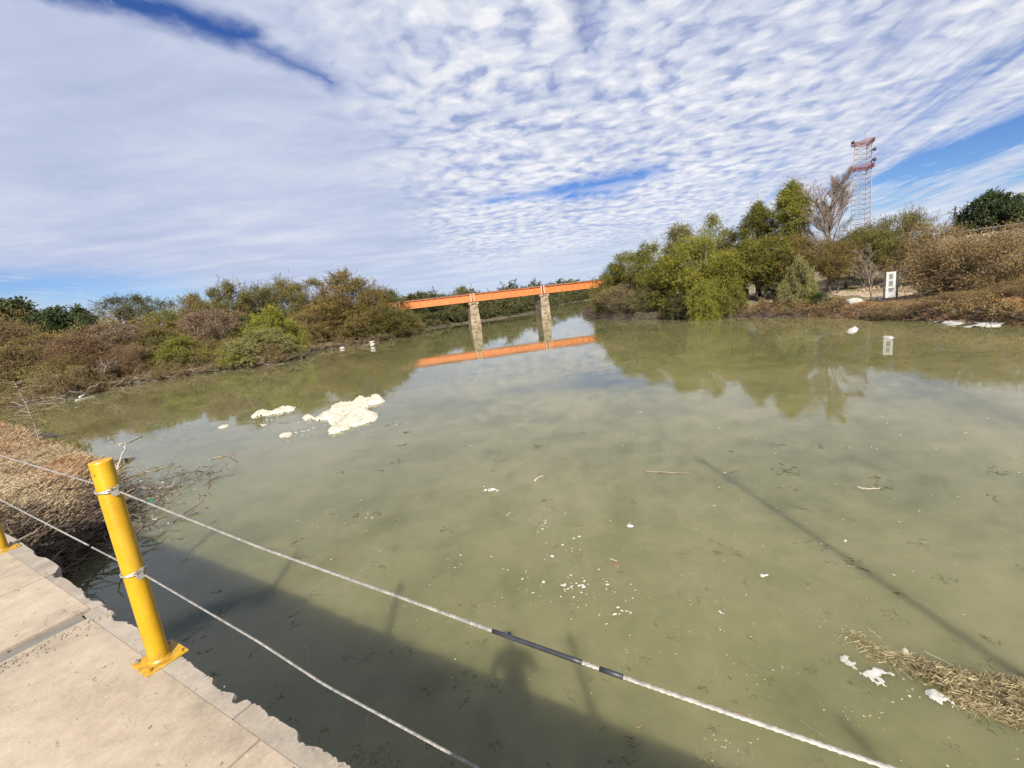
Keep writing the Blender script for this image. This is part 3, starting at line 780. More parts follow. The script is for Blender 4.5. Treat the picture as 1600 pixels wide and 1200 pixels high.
def make_tree(seed, h, w, base=.12, prof='round', nclump=45, stems=1, cr=.16, lean=0.0, trunk_r=.12, limbfrac=.7, white=False, **kw):
    """returns (wood mesh, leaf mesh) of a tree h high and w wide"""
    r = np.random.default_rng(seed)
    C = []; ph = r.uniform(0, 6.28, 3)
    while len(C) < nclump:
        t = r.random(); a = r.uniform(0, 6.28)
        R0 = PROF[prof](t) * w / 2 * (1 + .22 * math.sin(2 * a + ph[0] + 3 * t) + .16 * math.sin(5 * a + ph[1] + 7 * t))
        rr = R0 * math.sqrt(r.uniform(.15, 1))
        if r.random() > (R0 / (w / 2)) ** .6 + .1: continue
        C.append((rr * math.cos(a) * .88, rr * math.sin(a) * .88, h * (base + (1 - base) * t * .93)))
    C = np.array(C); crs = cr * w * r.uniform(.65, 1.3, len(C)); crs = np.minimum(crs, h * .22)
    C[:, 2] = np.minimum(C[:, 2], h - crs * .6)
    outc = np.array([0, 0, h * (base + .25)])
    (LV, LQ), (TV, TQ) = foliage(C, crs, r, outc=outc, **kw)
    mb = MB(); st = []
    for s in range(stems):
        a = 6.28 * s / stems + r.uniform(-.5, .5); sp = 0 if stems == 1 else .22 * w * r.uniform(.6, 1.2)
        x0 = 0 if stems == 1 else .06 * w * r.uniform(.3, 1); H = h * (.82 if stems == 1 else r.uniform(.6, .85))
        pts = [(x0 * math.cos(a) + (sp - x0) * math.cos(a) * q ** 1.2 + r.normal(0, .012 * h) * (q > 0), x0 * math.sin(a) + (sp - x0) * math.sin(a) * q ** 1.2 + r.normal(0, .012 * h) * (q > 0), -.3 + (H + .3) * q) for q in np.linspace(0, 1, 8)]
        pts = np.array(pts); st.append(pts)
        rad = trunk_r / math.sqrt(stems) * (1 - .85 * np.linspace(0, 1, 8)); rad[0] *= 1.5
        if white: mb.tube(pts[1:3], rad[1:3] * 1.03, 8, m=1)
        mb.tube(pts, rad, 7)
    for i, c in enumerate(C):
        if r.random() > limbfrac: continue
        s = st[r.integers(len(st))]; zt_ = c[2] * r.uniform(.3, .75)
        a = np.array([np.interp(zt_, s[:, 2], s[:, q]) for q in range(3)])
        m_ = (a + c) / 2 + np.array([0, 0, -.06 * h]) + r.normal(0, .03 * h, 3)
        q = np.linspace(0, 1, 5)[:, None]; pts = (1 - q) ** 2 * a + 2 * q * (1 - q) * m_ + q * q * c
        k0 = trunk_r * .32 * (1 - zt_ / h * .6); mb.tube(pts, np.linspace(k0, k0 * .25, 5), 4, caps=False)
    mb.add(TV, TQ)
    V = np.vstack(mb.V); Q = np.vstack(mb.Q); T = np.vstack(mb.T) if mb.T else None
    wood = mesh('trunk', V, Q, T, True, mb.qm + mb.tm); leaf = mesh('crown', LV, None, LQ)
    return wood, leaf
def make_bare(seed, h, w, lev=4, trunk_r=.14, up=.75, first=.3, nbr=6, leaves=0, stems=1):
    """leafless tree: recursive branching; optional sparse leaves"""
    r = np.random.default_rng(seed); mb = MB(); tips = []; SS = []; EE = []; r0 = []; r1 = []
    def grow(p, d, ln, rad, l):
        n = 4 if l < 2 else 2; pts = [p]; q = p.copy(); dd = d.copy()
        for i in range(n):
            dd = dd + r.normal(0, .10, 3); dd[2] += .10 * up; dd /= np.linalg.norm(dd); q = q + dd * ln / n; pts.append(q.copy())
        if l < 2: mb.tube(pts, np.linspace(rad, rad * .45, n + 1), 5, caps=False)
        else:
            for i in range(n): SS.append(pts[i]); EE.append(pts[i + 1]); r0.append(rad * (1 - .4 * i / n)); r1.append(rad * (1 - .4 * (i + 1) / n))
        if l >= lev: tips.append(np.array(pts)); return
        k = nbr + (2 if l == 0 else 0)
        for i in range(k):
            t = (first if l == 0 else .2) + (1 - (first if l == 0 else .2)) * (i + r.random() * .6) / k
            t = min(t, .99); a = pts[0] + 0; f = t * n; ii = min(int(f), n - 1); a = pts[ii] + (pts[ii + 1] - pts[ii]) * (f - ii)
            side = r.normal(0, 1, 3); side -= side @ dd * dd; side /= np.linalg.norm(side) + 1e-9
            nd = dd * up + side * (.62 if l == 0 else .7); nd[2] += .12; nd /= np.linalg.norm(nd)
            grow(a, nd, ln * (.52 if l == 0 else .5) * (1.15 - .45 * t), max(rad * .42, .013), l + 1)
    for s in range(stems):
        a = r.uniform(0, 6.28); d = np.array([math.cos(a) * .22 * (stems > 1), math.sin(a) * .22 * (stems > 1), 1.0]); d /= np.linalg.norm(d)
        grow(np.array([.15 * math.cos(a) * (stems > 1), .15 * math.sin(a) * (stems > 1), -.2]), d, h * .8, trunk_r / math.sqrt(stems), 0)
    V, Q = prisms(SS, EE, np.array(r0), np.array(r1)); mb.add(V, Q)
    V = np.vstack(mb.V); V[:, :2] *= w / max(.1, np.percentile(np.abs(V[:, :2]), 99) * 2); V[:, 2] *= h / V[:, 2].max()
    wood = mesh('trunk', V, np.vstack(mb.Q), None, True)
    leaf = None
    if leaves:
        n = len(tips) ; tp = np.array([t[r.integers(1, len(t))] for t in tips]); idx = r.integers(0, n, leaves)
        sc = w / max(.1, np.percentile(np.abs(np.vstack(mb.V)[:, :2]), 99) * 2)
        P = tp[idx] * np.array([sc, sc, h / np.vstack(mb.V)[:, 2].max()]) + r.normal(0, .12, (leaves, 3))
        LV, LQ = leaf_quads(P, r.normal(0, 1, (leaves, 3)), .14, .07, r); leaf = mesh('crown', LV, None, LQ)
    return wood, leaf

# tree kinds: several meshes each, reference height and width in metres
KIND = {}
def kind(name, n, h, w, fn, **kw):
    KIND[name] = (h, w, [fn(hash_ + 17 * i, h, w, **kw) for i, hash_ in enumerate([sum(map(ord, name))] * n)])
kind('feather', 4, 8, 6.5, make_tree, base=.03, prof='dome', nclump=115, stems=5, cr=.115, trunk_r=.14, twigs=34, leaves=9, ln=.19, wd=.065, up=1.1, droop=.1, tw_frac=.4, tw_r=.010, spread=.8)
kind('wispy', 3, 8, 6, make_tree, base=.03, prof='round', nclump=110, stems=5, cr=.12, trunk_r=.14, twigs=30, leaves=8, ln=.17, wd=.055, up=.8, droop=.1, tw_frac=.5, tw_r=.010)
kind('willow', 4, 10, 8, make_tree, base=.06, prof='round', nclump=100, stems=2, cr=.10, trunk_r=.26, twigs=44, leaves=10, ln=.26, wd=.065, up=.6, droop=.5, tw_frac=.15, spread=1.0)
kind('parkwillow', 2, 10, 8, make_tree, base=.36, prof='round', nclump=110, stems=2, cr=.105, trunk_r=.26, twigs=40, leaves=10, ln=.26, wd=.07, up=.5, droop=.4, tw_frac=.2, spread=1.0)
kind('parkfeather', 1, 8, 6.5, make_tree, base=.34, prof='round', nclump=90, stems=2, cr=.12, trunk_r=.18, twigs=34, leaves=9, ln=.20, wd=.06, up=.6, droop=.15, tw_frac=.4, tw_r=.012, spread=.8)
kind('tallwillow', 2, 14, 5, make_tree, base=.38, prof='tall', nclump=110, stems=1, cr=.14, trunk_r=.24, twigs=36, leaves=9, ln=.28, wd=.06, up=.9, droop=.45, tw_frac=.3, spread=1.0)
kind('bush', 3, 4, 5, make_tree, base=.02, prof='dome', nclump=90, stems=5, cr=.13, trunk_r=.08, twigs=34, leaves=9, ln=.15, wd=.065, up=.45, droop=.3, tw_frac=.2)
kind('fountain', 2, 4, 6, make_tree, base=.02, prof='dome', nclump=90, stems=6, cr=.14, trunk_r=.08, twigs=36, leaves=10, ln=.2, wd=.06, up=.8, droop=.5, tw_frac=.25)
kind('openbush', 3, 5.5, 6.5, make_tree, base=.06, prof='round', nclump=80, stems=8, cr=.115, trunk_r=.13, twigs=32, leaves=8, ln=.14, wd=.07, up=.6, droop=.2, tw_frac=.7, tw_r=.010, spread=.9)
kind('dense', 3, 10, 9, make_tree, base=.12, prof='round', nclump=110, stems=1, cr=.115, trunk_r=.35, twigs=36, leaves=9, ln=.34, wd=.24, up=.2, droop=.2, tw_frac=.05)
kind('umbrella', 1, 8, 11, make_tree, base=.62, prof='umbrella', nclump=80, stems=2, cr=.085, trunk_r=.25, twigs=28, leaves=8, ln=.2, wd=.08, up=.3, droop=.1, tw_frac=.4)
kind('shade', 2, 5, 4.5, make_tree, base=.36, prof='round', nclump=60, stems=1, cr=.14, trunk_r=.16, twigs=32, leaves=9, ln=.2, wd=.1, up=.1, droop=.4, tw_frac=.1, white=True)
kind('bare', 1, 14, 8, make_bare, lev=4, trunk_r=.22, nbr=8, first=.3, up=1.0, leaves=900)
kind('baresmall', 2, 5, 4, make_bare, lev=3, trunk_r=.10, nbr=7, first=.25, up=.8, leaves=0)

TREES = 0
def tree(px, ytop, Y, wpx, kd, leafmat, label, name=None, wood='bark', base=None, group=None, variant=None, xy=None, hz=None):
    """a tree whose top stands at picture point (px,ytop) at distance Y, wpx wide"""
    global TREES
    if xy is None:
        P = at_y(px, ytop, Y); x, y, zt_ = P
        w_m = wpx * depth(P) / FPX * (1.22 if kd in ('feather', 'wispy', 'openbush') else 1.08 if kd != 'dense' else 1)
    else: x, y = xy; zt_ = hz; w_m = wpx
    g = gz(x, y)
    if g < -.05: print('IN WATER', label, round(x, 1), round(y, 1), river_sd([x], [y]))
    h0, w0, vs = KIND[kd]; hgt = zt_ - g + .1
    wd, lf = vs[(TREES if variant is None else variant) % len(vs)]
    nm = name or {'bush': 'bush', 'openbush': 'bush', 'fountain': 'bush', 'bare': 'bare_tree', 'baresmall': 'bare_tree', 'willow': 'willow_tree', 'parkwillow': 'willow_tree', 'tallwillow': 'willow_tree'}.get(kd, 'tree')
    cat = 'bush' if nm == 'bush' else 'tree'
    t = thing(nm, label, cat, (x, y, max(g, -.1) - .1), random.uniform(0, 6.28), group)
    t.scale = (w_m / w0, w_m / w0, hgt / h0)
    for me, part, mm in ((wd, 'trunk', M[wood]), (lf, 'crown', L[leafmat] if leafmat else None)):
        if me is None or (part == 'crown' and leafmat is None): continue
        if not me.materials:
            me.materials.append(M['bark']); 
            if part == 'trunk': me.materials.append(M['whitewash'])
        o = link('stems' if (nm == 'bush' and part == 'trunk') else part, me, None, t)
        o.material_slots[0].link = 'OBJECT'; o.material_slots[0].material = mm
    TREES += 1
    return t

# ---- left bank, near to far, left to right
LT = [
 (8, 498, 56, 90, 'feather', 'brown', 'rusty brown feathery tree at the far left edge of the view on the left bank'),
 (-30, 480, 62, 120, 'feather', 'ochre', 'ochre tree cut by the left edge of the picture, behind the rusty brown one'),
 (60, 520, 52, 90, 'wispy', 'ochre', 'ochre wispy tree low above the left bank, second from the left edge'),
 (12, 545, 46, 70, 'bush', 'brown', 'low brown bush at the waterline, lowest at the left edge'),
 (118, 522, 50, 90, 'feather', 'russet', 'russet shrubby tree behind the fallen pale log on the left bank'),
 (92, 555, 46, 60, 'openbush', 'ochre', 'straw coloured open bush directly left of the fallen pale log'),
 (165, 505, 60, 95, 'wispy', 'pink', 'pinkish grey leafless looking thicket tree under the flat topped acacia'),
 (30, 470, 105, 110, 'dense', 'dark', 'dark green round tree on the skyline at far left'),
 (-40, 466, 105, 110, 'dense', 'dark', 'dark green tree on the skyline, partly beyond the left edge'),
 (92, 480, 100, 90, 'dense', 'dark', 'dark green tree on the skyline, the lower one right of the round one'),
 (128, 492, 92, 50, 'dense', 'dark', 'small dark green tree at the end of the dark skyline group'),
 (205, 464, 86, 105, 'umbrella', 'darkolive', 'flat topped acacia tree against the blue sky on the left'),
 (185, 540, 51, 60, 'openbush', 'russet', 'reddish bush hanging over the bank right above the end of the pale log'),
 (150, 560, 47, 45, 'baresmall', None, 'small bare grey bush standing behind the pale log'),
 (212, 545, 53, 50, 'bush', 'olive', 'olive bush between the reddish bush and the yellow green one'),
 (253, 483, 70, 84, 'wispy', 'willow', 'yellow green wispy tree just right of the flat topped acacia'),
 (285, 527, 55, 100, 'bush', 'willow', 'round yellow green bush on the left bank above the bare soil slip'),
 (240, 510, 62, 70, 'feather', 'olive', 'olive feathery tree behind the round yellow green bush'),
 (300, 460, 80, 80, 'feather', 'ochre', 'orange brown crown on the skyline left of the tallest ones'),
 (322, 482, 64, 90, 'wispy', 'pink', 'pinkish brown tree in the middle of the left bank'),
 (338, 530, 58, 60, 'openbush', 'ochre', 'ochre dry bush right of the round yellow green bush'),
 (352, 438, 76, 80, 'feather', 'olive', 'olive tree with a ragged top, first of the tall row on the left bank'),
 (385, 495, 66, 60, 'feather', 'green', 'darker green tree half hidden behind the bright bushes'),
 (395, 440, 78, 76, 'feather', 'olive', 'olive tree, second of the tall row on the left bank'),
 (418, 482, 60, 80, 'bush', 'willow_bright', 'bright green bush standing above the pale overhanging one'),
 (402, 515, 55, 105, 'fountain', 'pale', 'pale yellow green bush arching over the water on the left bank'),
 (438, 540, 56, 66, 'fountain', 'pale', 'smaller pale yellow bush at the tip of the overhanging ones'),
 (370, 538, 54, 60, 'bush', 'willow_bright', 'green bush left of the pale overhanging bush'),
 (442, 433, 80, 76, 'feather', 'olive', 'olive brown tree, third of the tall row on the left bank'),
 (484, 433, 79, 80, 'wispy', 'olive', 'olive brown twiggy tree left of the tallest crown'),
 (535, 424, 78, 105, 'feather', 'ochre', 'tallest tree of the left bank with an orange brown crown'),
 (500, 464, 74, 90, 'feather', 'ochre', 'ochre tree in front of the tallest crown, above the grey roots'),
 (470, 488, 70, 60, 'wispy', 'ochre', 'thin leaning ochre tree over the bare grey roots'),
 (488, 528, 69, 40, 'baresmall', None, 'bare grey shrub with spreading roots at the left bank waterline'),
 (545, 482, 76, 84, 'bush', 'olive', 'olive bush above the white rag on the left bank'),
 (580, 445, 79, 65, 'feather', 'ochre', 'rounded ochre tree right of the tallest crown'),
 (590, 476, 77, 76, 'feather', 'olive', 'olive tree low over the water left of the orange bridge'),
 (522, 520, 73, 40, 'openbush', 'brown', 'dark brown bush beside the round pale stone in the water'),
 (608, 454, 82, 56, 'feather', 'green', 'green tree just left of the end of the orange girder'),
 (616, 482, 79, 60, 'bush', 'olive', 'olive leafy bush at the tip of the left bank before the bridge'),
 (626, 466, 81.3, 50, 'feather', 'olive', 'olive tree touching the left end of the orange girder'),
 (641, 490, 80.5, 34, 'bush', 'brown', 'last low brown bush of the left bank before the bridge'),
]
for i, (px, yt, Y, w, kd, lm, lb) in enumerate(LT): tree(px, yt, Y, w, kd, lm, lb, wood='bark_pale' if kd in ('wispy', 'baresmall') else 'bark', group='trees and bushes along the left bank')
# ---- behind the orange bridge
BT = [(655, 458, 112, 60, 'dense', 'darkolive', 'dark olive tree behind the left end of the orange girder'), (690, 456, 116, 50, 'feather', 'darkolive', 'dark feathery tree rising above the girder left of the first pier'),
      (668, 480, 106, 60, 'bush', 'dark', 'dark bush under the girder at its left end'), (705, 485, 109, 55, 'bush', 'dark', 'dark green bush under the girder left of the first pier'),
      (722, 448, 118, 50, 'feather', 'olive', 'olive tree topping the girder just left of the first pier'), (752, 456, 122, 50, 'feather', 'olive', 'olive brown tree behind the girder right of the first pier'),
      (770, 476, 118, 60, 'bush', 'darkolive', 'wide dark olive bush seen under the girder right of the first pier'), (786, 462, 126, 45, 'feather', 'olive', 'olive tree under the middle of the girder'),
      (812, 468, 128, 45, 'feather', 'darkolive', 'dark tree under the girder just left of the second pier'), (835, 467, 134, 36, 'feather', 'olive', 'olive tree behind the second pier'),
      (695, 490, 106, 30, 'baresmall', None, 'bare pale tree leaning in front of the dark bushes under the girder')]
for px, yt, Y, w, kd, lm, lb in BT: tree(px, yt, Y, w, kd, lm, lb, group='trees behind the orange bridge')
# ---- right bank
RT = [
 (945, 442, 72, 45, 'willow', 'olive', 'olive willow at the tip of the right bank beside the orange girder'),
 (938, 470, 71, 26, 'bush', 'olive', 'low olive bush at the very tip of the right bank'),
 (958, 410, 70, 46, 'willow', 'green', 'small green willow crown sticking out above the bridge end'),
 (982, 392, 66, 70, 'willow', 'willow', 'mid green willow, third crown from the bridge on the right bank'),
 (975, 445, 62, 60, 'openbush', 'brown', 'brown twiggy bush at the waterline below the first willows'),
 (1012, 378, 62, 66, 'willow', 'willow', 'green willow left of the bright yellow green one'),
 (1008, 450, 58, 50, 'openbush', 'olive', 'olive bush with bare branches trailing into the water'),
 (1062, 348, 62, 70, 'willow', 'olive', 'willow with a thin grey green top behind the bright one'),
 (1112, 334, 60, 64, 'willow', 'willow', 'round topped willow rising behind the bright yellow green one'),
 (1085, 368, 54, 110, 'willow', 'willow_bright', 'large bright yellow green willow in the middle of the right bank group'),
 (1045, 400, 56, 80, 'willow', 'willow', 'dense mid green willow left of the large bright one'),
 (1150, 352, 58, 60, 'willow', 'olive', 'thin grey green willow between the round topped and the leaning one'),
 (1135, 395, 52, 80, 'parkwillow', 'willow_bright', 'yellow green willow low at the right of the large bright one'),
 (1060, 455, 52, 60, 'bush', 'darkolive', 'dark undergrowth bush beneath the large bright willow'),
 (1185, 316, 55, 50, 'tallwillow', 'willow', 'leaning grey green willow left of the tallest leafy one'),
 (1190, 372, 51, 90, 'parkwillow', 'willow', 'broad green willow shading the grass of the park'),
 (1238, 283, 52, 60, 'tallwillow', 'willow_bright', 'tallest leafy willow with a wind blown top beside the bare tree'),
 (1230, 370, 50, 80, 'parkwillow', 'ochre', 'ochre green willow under the tallest leafy one'),
 (1297, 262, 49, 78, 'bare', 'olive', 'tall nearly bare pinkish tree left of the lattice tower'),
 (1105, 443, 47, 56, 'fountain', 'willow_bright', 'light green arching bush at the waterline left of the park lawn'),
 (1145, 446, 46, 46, 'fountain', 'willow', 'smaller green bush right of the light green arching one'),
 (1247, 405, 41, 44, 'bush', 'pale', 'pale yellow green sapling bush on the bank below the tall willows'),
 (1262, 440, 41, 40, 'bush', 'willow', 'light green bush directly beside the dark green one'),
 (1283, 458, 39.5, 42, 'bush', 'dark', 'dark green dense bush on the bank edge'),
 (1212, 432, 50, 42, 'shade', 'darkolive', 'small dark shade tree with a white painted trunk on the lawn, left one'),
 (1238, 432, 49, 42, 'shade', 'darkolive', 'small dark shade tree with a white painted trunk on the lawn, right one'),
 (1305, 372, 46, 60, 'parkfeather', 'ochre', 'reddish ochre tree with a crooked trunk right of the bare tree'),
 (1352, 358, 47, 90, 'parkwillow', 'olive', 'olive tree with a thick forked trunk under the lattice tower'),
 (1366, 380, 37, 50, 'baresmall', 'brown', 'slender bare sapling left of the white signboard'),
 (1400, 332, 50, 95, 'parkfeather', 'olive', 'large olive brown crown behind the signboard'),
 (1330, 395, 58, 60, 'parkfeather', 'brown', 'brown feathery tree far behind the white boulder'),
 (1445, 352, 44, 80, 'openbush', 'golden', 'ochre open crown right of the signboard'),
 (1480, 372, 33, 90, 'openbush', 'golden', 'wide ochre bush above the dark overhang of the right bank'),
 (1532, 362, 31, 110, 'openbush', 'golden', 'large orange brown bush over the white foam on the right bank'),
 (1592, 350, 31, 90, 'openbush', 'golden', 'golden brown bush at the right edge of the view'),
 (1595, 435, 27.5, 70, 'openbush', 'golden', 'low brown bush at the right edge just above the water'),
 (1545, 450, 28.5, 60, 'openbush', 'golden', 'tangled ochre bush directly behind the white foam'),
 (1405, 470, 31, 60, 'openbush', 'golden', 'low dry bush hanging over the dark bank right of the signboard'),
 (1485, 455, 29, 60, 'openbush', 'golden', 'low tangled ochre bush over the dark bank'),
 (1551, 302, 105, 72, 'dense', 'dark', 'large dark green tree crown on the hill at the right'),
 (1592, 318, 100, 70, 'dense', 'dark', 'dark green tree at the right edge of the hilltop'),
 (1518, 335, 108, 40, 'dense', 'dark', 'smaller dark green tree at the left of the hilltop group'),
 (1494, 348, 100, 16, 'dense', 'dark', 'narrow dark tree under the utility pole'),
]
for px, yt, Y, w, kd, lm, lb in RT: tree(px, yt, Y, w, kd, lm, lb, group='trees and bushes along the right bank', wood={'bare': 'twig_pink', 'baresmall': 'bark_pale', 'openbush': 'dead'}.get(kd, 'bark'))

def fill_wood(name, pts, cr, seed, leafm, twigs=24, leaves=7, ln=.3, wd=.12, tall=1.0):
    """a far-off wood or thicket read as one mass"""
    r = np.random.default_rng(seed)
    (LV, LQ), (TV, TQ) = foliage(np.array(pts), cr, r, twigs=twigs, leaves=leaves, ln=ln, wd=wd, up=.5, droop=.3, outc=np.array([0, 0, -50.]), tw_frac=.2, tw_r=.02)
    mi = [1] * len(TQ) + [0] * len(LQ)
    V = np.vstack([LV, TV])
    o = link(name, mesh(name, V, TQ + len(LV), LQ, mi=mi), [L[leafm], M['bark']]); tag(o, kind='stuff'); return o
def scatter_band(line, n, d0, d1, hmax, seed, side=1, clear=None, sdmin=.2):
    r = np.random.default_rng(seed); line = np.array(line, float); out = []
    seg = np.linalg.norm(np.diff(line, axis=0), axis=1); cs = np.concatenate([[0], np.cumsum(seg)])
    while len(out) < n:
        s = r.uniform(0, cs[-1]); i = min(np.searchsorted(cs, s) - 1, len(seg) - 1); i = max(i, 0)
        t = (s - cs[i]) / seg[i]; p = line[i] * (1 - t) + line[i + 1] * t; dv = (line[i + 1] - line[i]) / seg[i]
        nn = np.array([-dv[1], dv[0]]) * side; d = r.uniform(d0, d1); q = p + nn * d
        out.append((q[0], q[1], s, d))
    q = np.array(out); sd_ = river_sd(q[:, 0], q[:, 1]); q = q[sd_ > sdmin]; g = ground_z(q[:, 0], q[:, 1])
    if clear:
        a_ = np.degrees(np.arctan2(q[:, 0], q[:, 1])); kk = ~((a_ > clear[0]) & (a_ < clear[1])); q = q[kk]; g = g[kk]
    z = np.maximum(g, 0) + r.uniform(.05, 1, len(q)) * hmax * (.75 + .35 * wob(q[:, 0], q[:, 1], .35))
    return np.stack([q[:, 0], q[:, 1], z], 1)
# undergrowth and back rows
o = fill_wood('brush', scatter_band(LB[14:26], 560, -.4, 1.4, 1.0, 10, sdmin=-.5), .5, 31, 'brown', ln=.18, wd=.05); tag(o, 'brown brush hanging over the waterline of the left bank', 'brush')
o = fill_wood('far_wood', scatter_band(LB[25:35], 700, .5, 4.5, 2.6, 12), 1.0, 33, 'darkolive', ln=.4, wd=.2); tag(o, 'dark shrubs lining the far water beyond the bridge', 'shrubs')
o = fill_wood('undergrowth', scatter_band(LB[15:28], 420, 2, 14, 3.0, 1), .9, 21, 'olive', ln=.22, wd=.06); tag(o, 'brown and olive undergrowth filling the left bank below the trees', 'undergrowth')
o = fill_wood('undergrowth', scatter_band(LB[15:28], 330, .6, 5, 1.8, 2), .7, 22, 'brown', ln=.18, wd=.05); tag(o, 'dry brown brush along the left waterline', 'undergrowth')
o = fill_wood('thicket', scatter_band([(-115, 60), (-75, 75), (-50, 80), (-42, 92), (-30, 104)], 300, -8, 14, 6.5, 3), 1.5, 23, 'olive'); tag(o, 'dense thicket behind the front trees of the left bank', 'thicket')
o = fill_wood('thicket', scatter_band(RB[8:12][::-1], 200, 1, 7, 2.8, 4), .9, 24, 'darkolive', ln=.22, wd=.07); tag(o, 'shaded undergrowth beneath the willows of the right bank', 'undergrowth')
o = fill_wood('far_wood', scatter_band(LB[26:36], 1100, 1.8, 24, 6.6, 5), 1.9, 25, 'darkolive', ln=.55, wd=.28); tag(o, 'far dark wood beyond the bridge where the river bends', 'wood')
o = fill_wood('far_wood', scatter_band(RB[11:19][::-1], 520, .8, 12, 6.0, 6), 1.4, 26, 'olive', ln=.4, wd=.16); tag(o, 'olive wood along the far right bank beyond the bridge', 'wood')
def far_ridge():
    r = np.random.default_rng(9); pts = []
    for i in range(900):
        a = R(r.uniform(-68, 66)); D = r.uniform(240, 420); x, y = D * math.sin(a), D * math.cos(a)
        pts.append((x, y, 2 + r.uniform(0, 1) * 7.5 * (.8 + .3 * math.sin(a * 23) + .2 * math.sin(a * 61))))
    o = fill_wood('distant_woods', pts, 4.5, 27, 'darkolive', 16, 6, 1.8, 1.1); tag(o, 'distant line of woods along the horizon', 'wood')
far_ridge()
o = fill_wood('thicket', scatter_band([(-62, 52), (-50, 60), (-42, 70), (-36, 82), (-30, 96), (-24, 104)], 420, -1, 9, 7.5, 7), 1.3, 28, 'ochre', ln=.3, wd=.12); tag(o, 'ochre thicket closing the gaps between the trees of the left bank', 'thicket')
o = fill_wood('brush', scatter_band([(29, 12), (30, 24), (30.5, 32), (31, 38)], 260, -12, -2, 1.5, 8, clear=(30, 46)), .7, 29, 'golden', ln=.16, wd=.06); tag(o, 'dry ochre brush on the bank at the right edge', 'brush')
o = fill_wood('brush', scatter_band([(27.6, 16), (27.4, 24), (27.3, 30), (26.4, 38), (24, 44)], 200, -1.2, .2, .8, 9, clear=(37.2, 44.5)), .45, 30, 'golden', ln=.14, wd=.05); tag(o, 'brown brush overhanging the right waterline', 'brush')

# ------------------------------------------------------------------ grass, straw, roots, litter
def blades(P, h, w, r, lean=.5, flat=0.0, dirv=None):
    n = len(P); a = r.uniform(0, 6.28, n); ln = h * r.uniform(.5, 1.3, n)
    d = np.stack([np.cos(a) * lean, np.sin(a) * lean, np.full(n, 1 - flat)], 1) * r.uniform(.6, 1.3, (n, 1))
    if dirv is not None: d[:, :2] += dirv
    d[:, 2] *= (1 - flat); d /= np.linalg.norm(d, axis=1, keepdims=True) + 1e-9
    s = np.cross(d, r.normal(0, 1, (n, 3))); s /= np.linalg.norm(s, axis=1, keepdims=True) + 1e-9; s *= (w * r.uniform(.6, 1.4, n))[:, None] * .5
    mid = P + d * ln[:, None] * .55; e = P + d * ln[:, None]; e[:, 2] -= ln * .18 * (1 - flat)
    V = np.stack([P - s, P + s, mid + s * .8, mid - s * .8, e], 1).reshape(-1, 3)
    b = np.arange(n)[:, None] * 5
    return V, b + np.array([[0, 1, 2, 3]]), b + np.array([[3, 2, 4]])
def pts_in(poly, n, r, z=None):
    poly = np.array(poly); lo, hi = poly.min(0), poly.max(0); out = []
    A = poly; B = np.roll(poly, -1, 0); res = np.zeros((0, 2))
    while len(res) < n:
        q = r.uniform(lo, hi, (n * 2, 2)); ins = np.zeros(len(q), bool)
        for (ax, ay), (bx, by) in zip(A, B):
            ins ^= ((ay > q[:, 1]) != (by > q[:, 1])) & (q[:, 0] < (bx - ax) * (q[:, 1] - ay) / (by - ay + 1e-12) + ax)
        res = np.vstack([res, q[ins]])
    return res[:n]
def pxpoly(pp, z=0): return [hit(x, y, z)[:2] for x, y in pp]
r = np.random.default_rng(31)
def grass_patch(name, poly, n, h, w, m, label, cat, lean=.5, clumpy=.35):
    q = pts_in(poly, n, r); k = pts_in(poly, max(8, n // 60), r); idx = r.integers(0, len(k), n)
    sel = r.random(n) < .75; q[sel] = k[idx[sel]] + r.normal(0, clumpy, (sel.sum(), 2))
    sd_ = river_sd(q[:, 0], q[:, 1]); q = q[sd_ > -.05]; g = ground_z(q[:, 0], q[:, 1])
    P = np.column_stack([q, g - .02]); V, Q, T = blades(P, h, w, r, lean)
    o = link(name, mesh(name, V, Q, T), L[m]); tag(o, label, cat, kind='stuff')
grass_patch('dry_grass', pxpoly([(-60, 690), (30, 668), (110, 690), (182, 718), (172, 775), (100, 815), (-60, 830)], .5), 34000, .26, .02, 'grass', 'dry tan grass matted over the spit beside the footbridge', 'grass', 1.3)
grass_patch('orange_grass', pxpoly([(-60, 668), (20, 668), (75, 690), (20, 712), (-60, 705)], .5), 3500, .3, .025, 'grass_red', 'rusty orange patch of dead weeds at the left edge of the spit', 'grass', .9)
grass_patch('orange_grass', pxpoly([(60, 715), (110, 700), (150, 712), (140, 745), (80, 755)], .5), 3000, .26, .025, 'grass_red', 'orange dead grass in the middle of the spit', 'grass', .9)
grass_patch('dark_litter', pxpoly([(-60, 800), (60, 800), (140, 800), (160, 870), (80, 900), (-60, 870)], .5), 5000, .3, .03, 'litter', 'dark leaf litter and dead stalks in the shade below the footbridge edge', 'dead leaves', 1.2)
grass_patch('green_reeds', pxpoly([(95, 680), (150, 690), (145, 700), (95, 695)], .2), 500, .35, .025, 'olive', 'light green reeds at the tip of the spit', 'reeds', .5)
grass_patch('lawn_grass', [(26.5, 36), (32, 30), (60, 40), (60, 60), (24, 62), (22, 50)], 9000, .16, .05, 'olive', 'thin dry lawn of the riverside park', 'grass', .7, 1.5)
grass_patch('bank_grass', [(27.0, 22), (30.5, 22), (29.5, 38), (26, 46), (24, 46), (26, 38)], 12000, .5, .03, 'grass_red', 'reddish dry grass hanging over the right bank edge', 'grass', .9, .4)
grass_patch('slope_grass', [(32, 10), (75, 10), (80, 60), (34, 45)], 12000, .4, .06, 'grass', 'dry straw coloured grass on the slope at the right', 'grass', .8, 1.2)

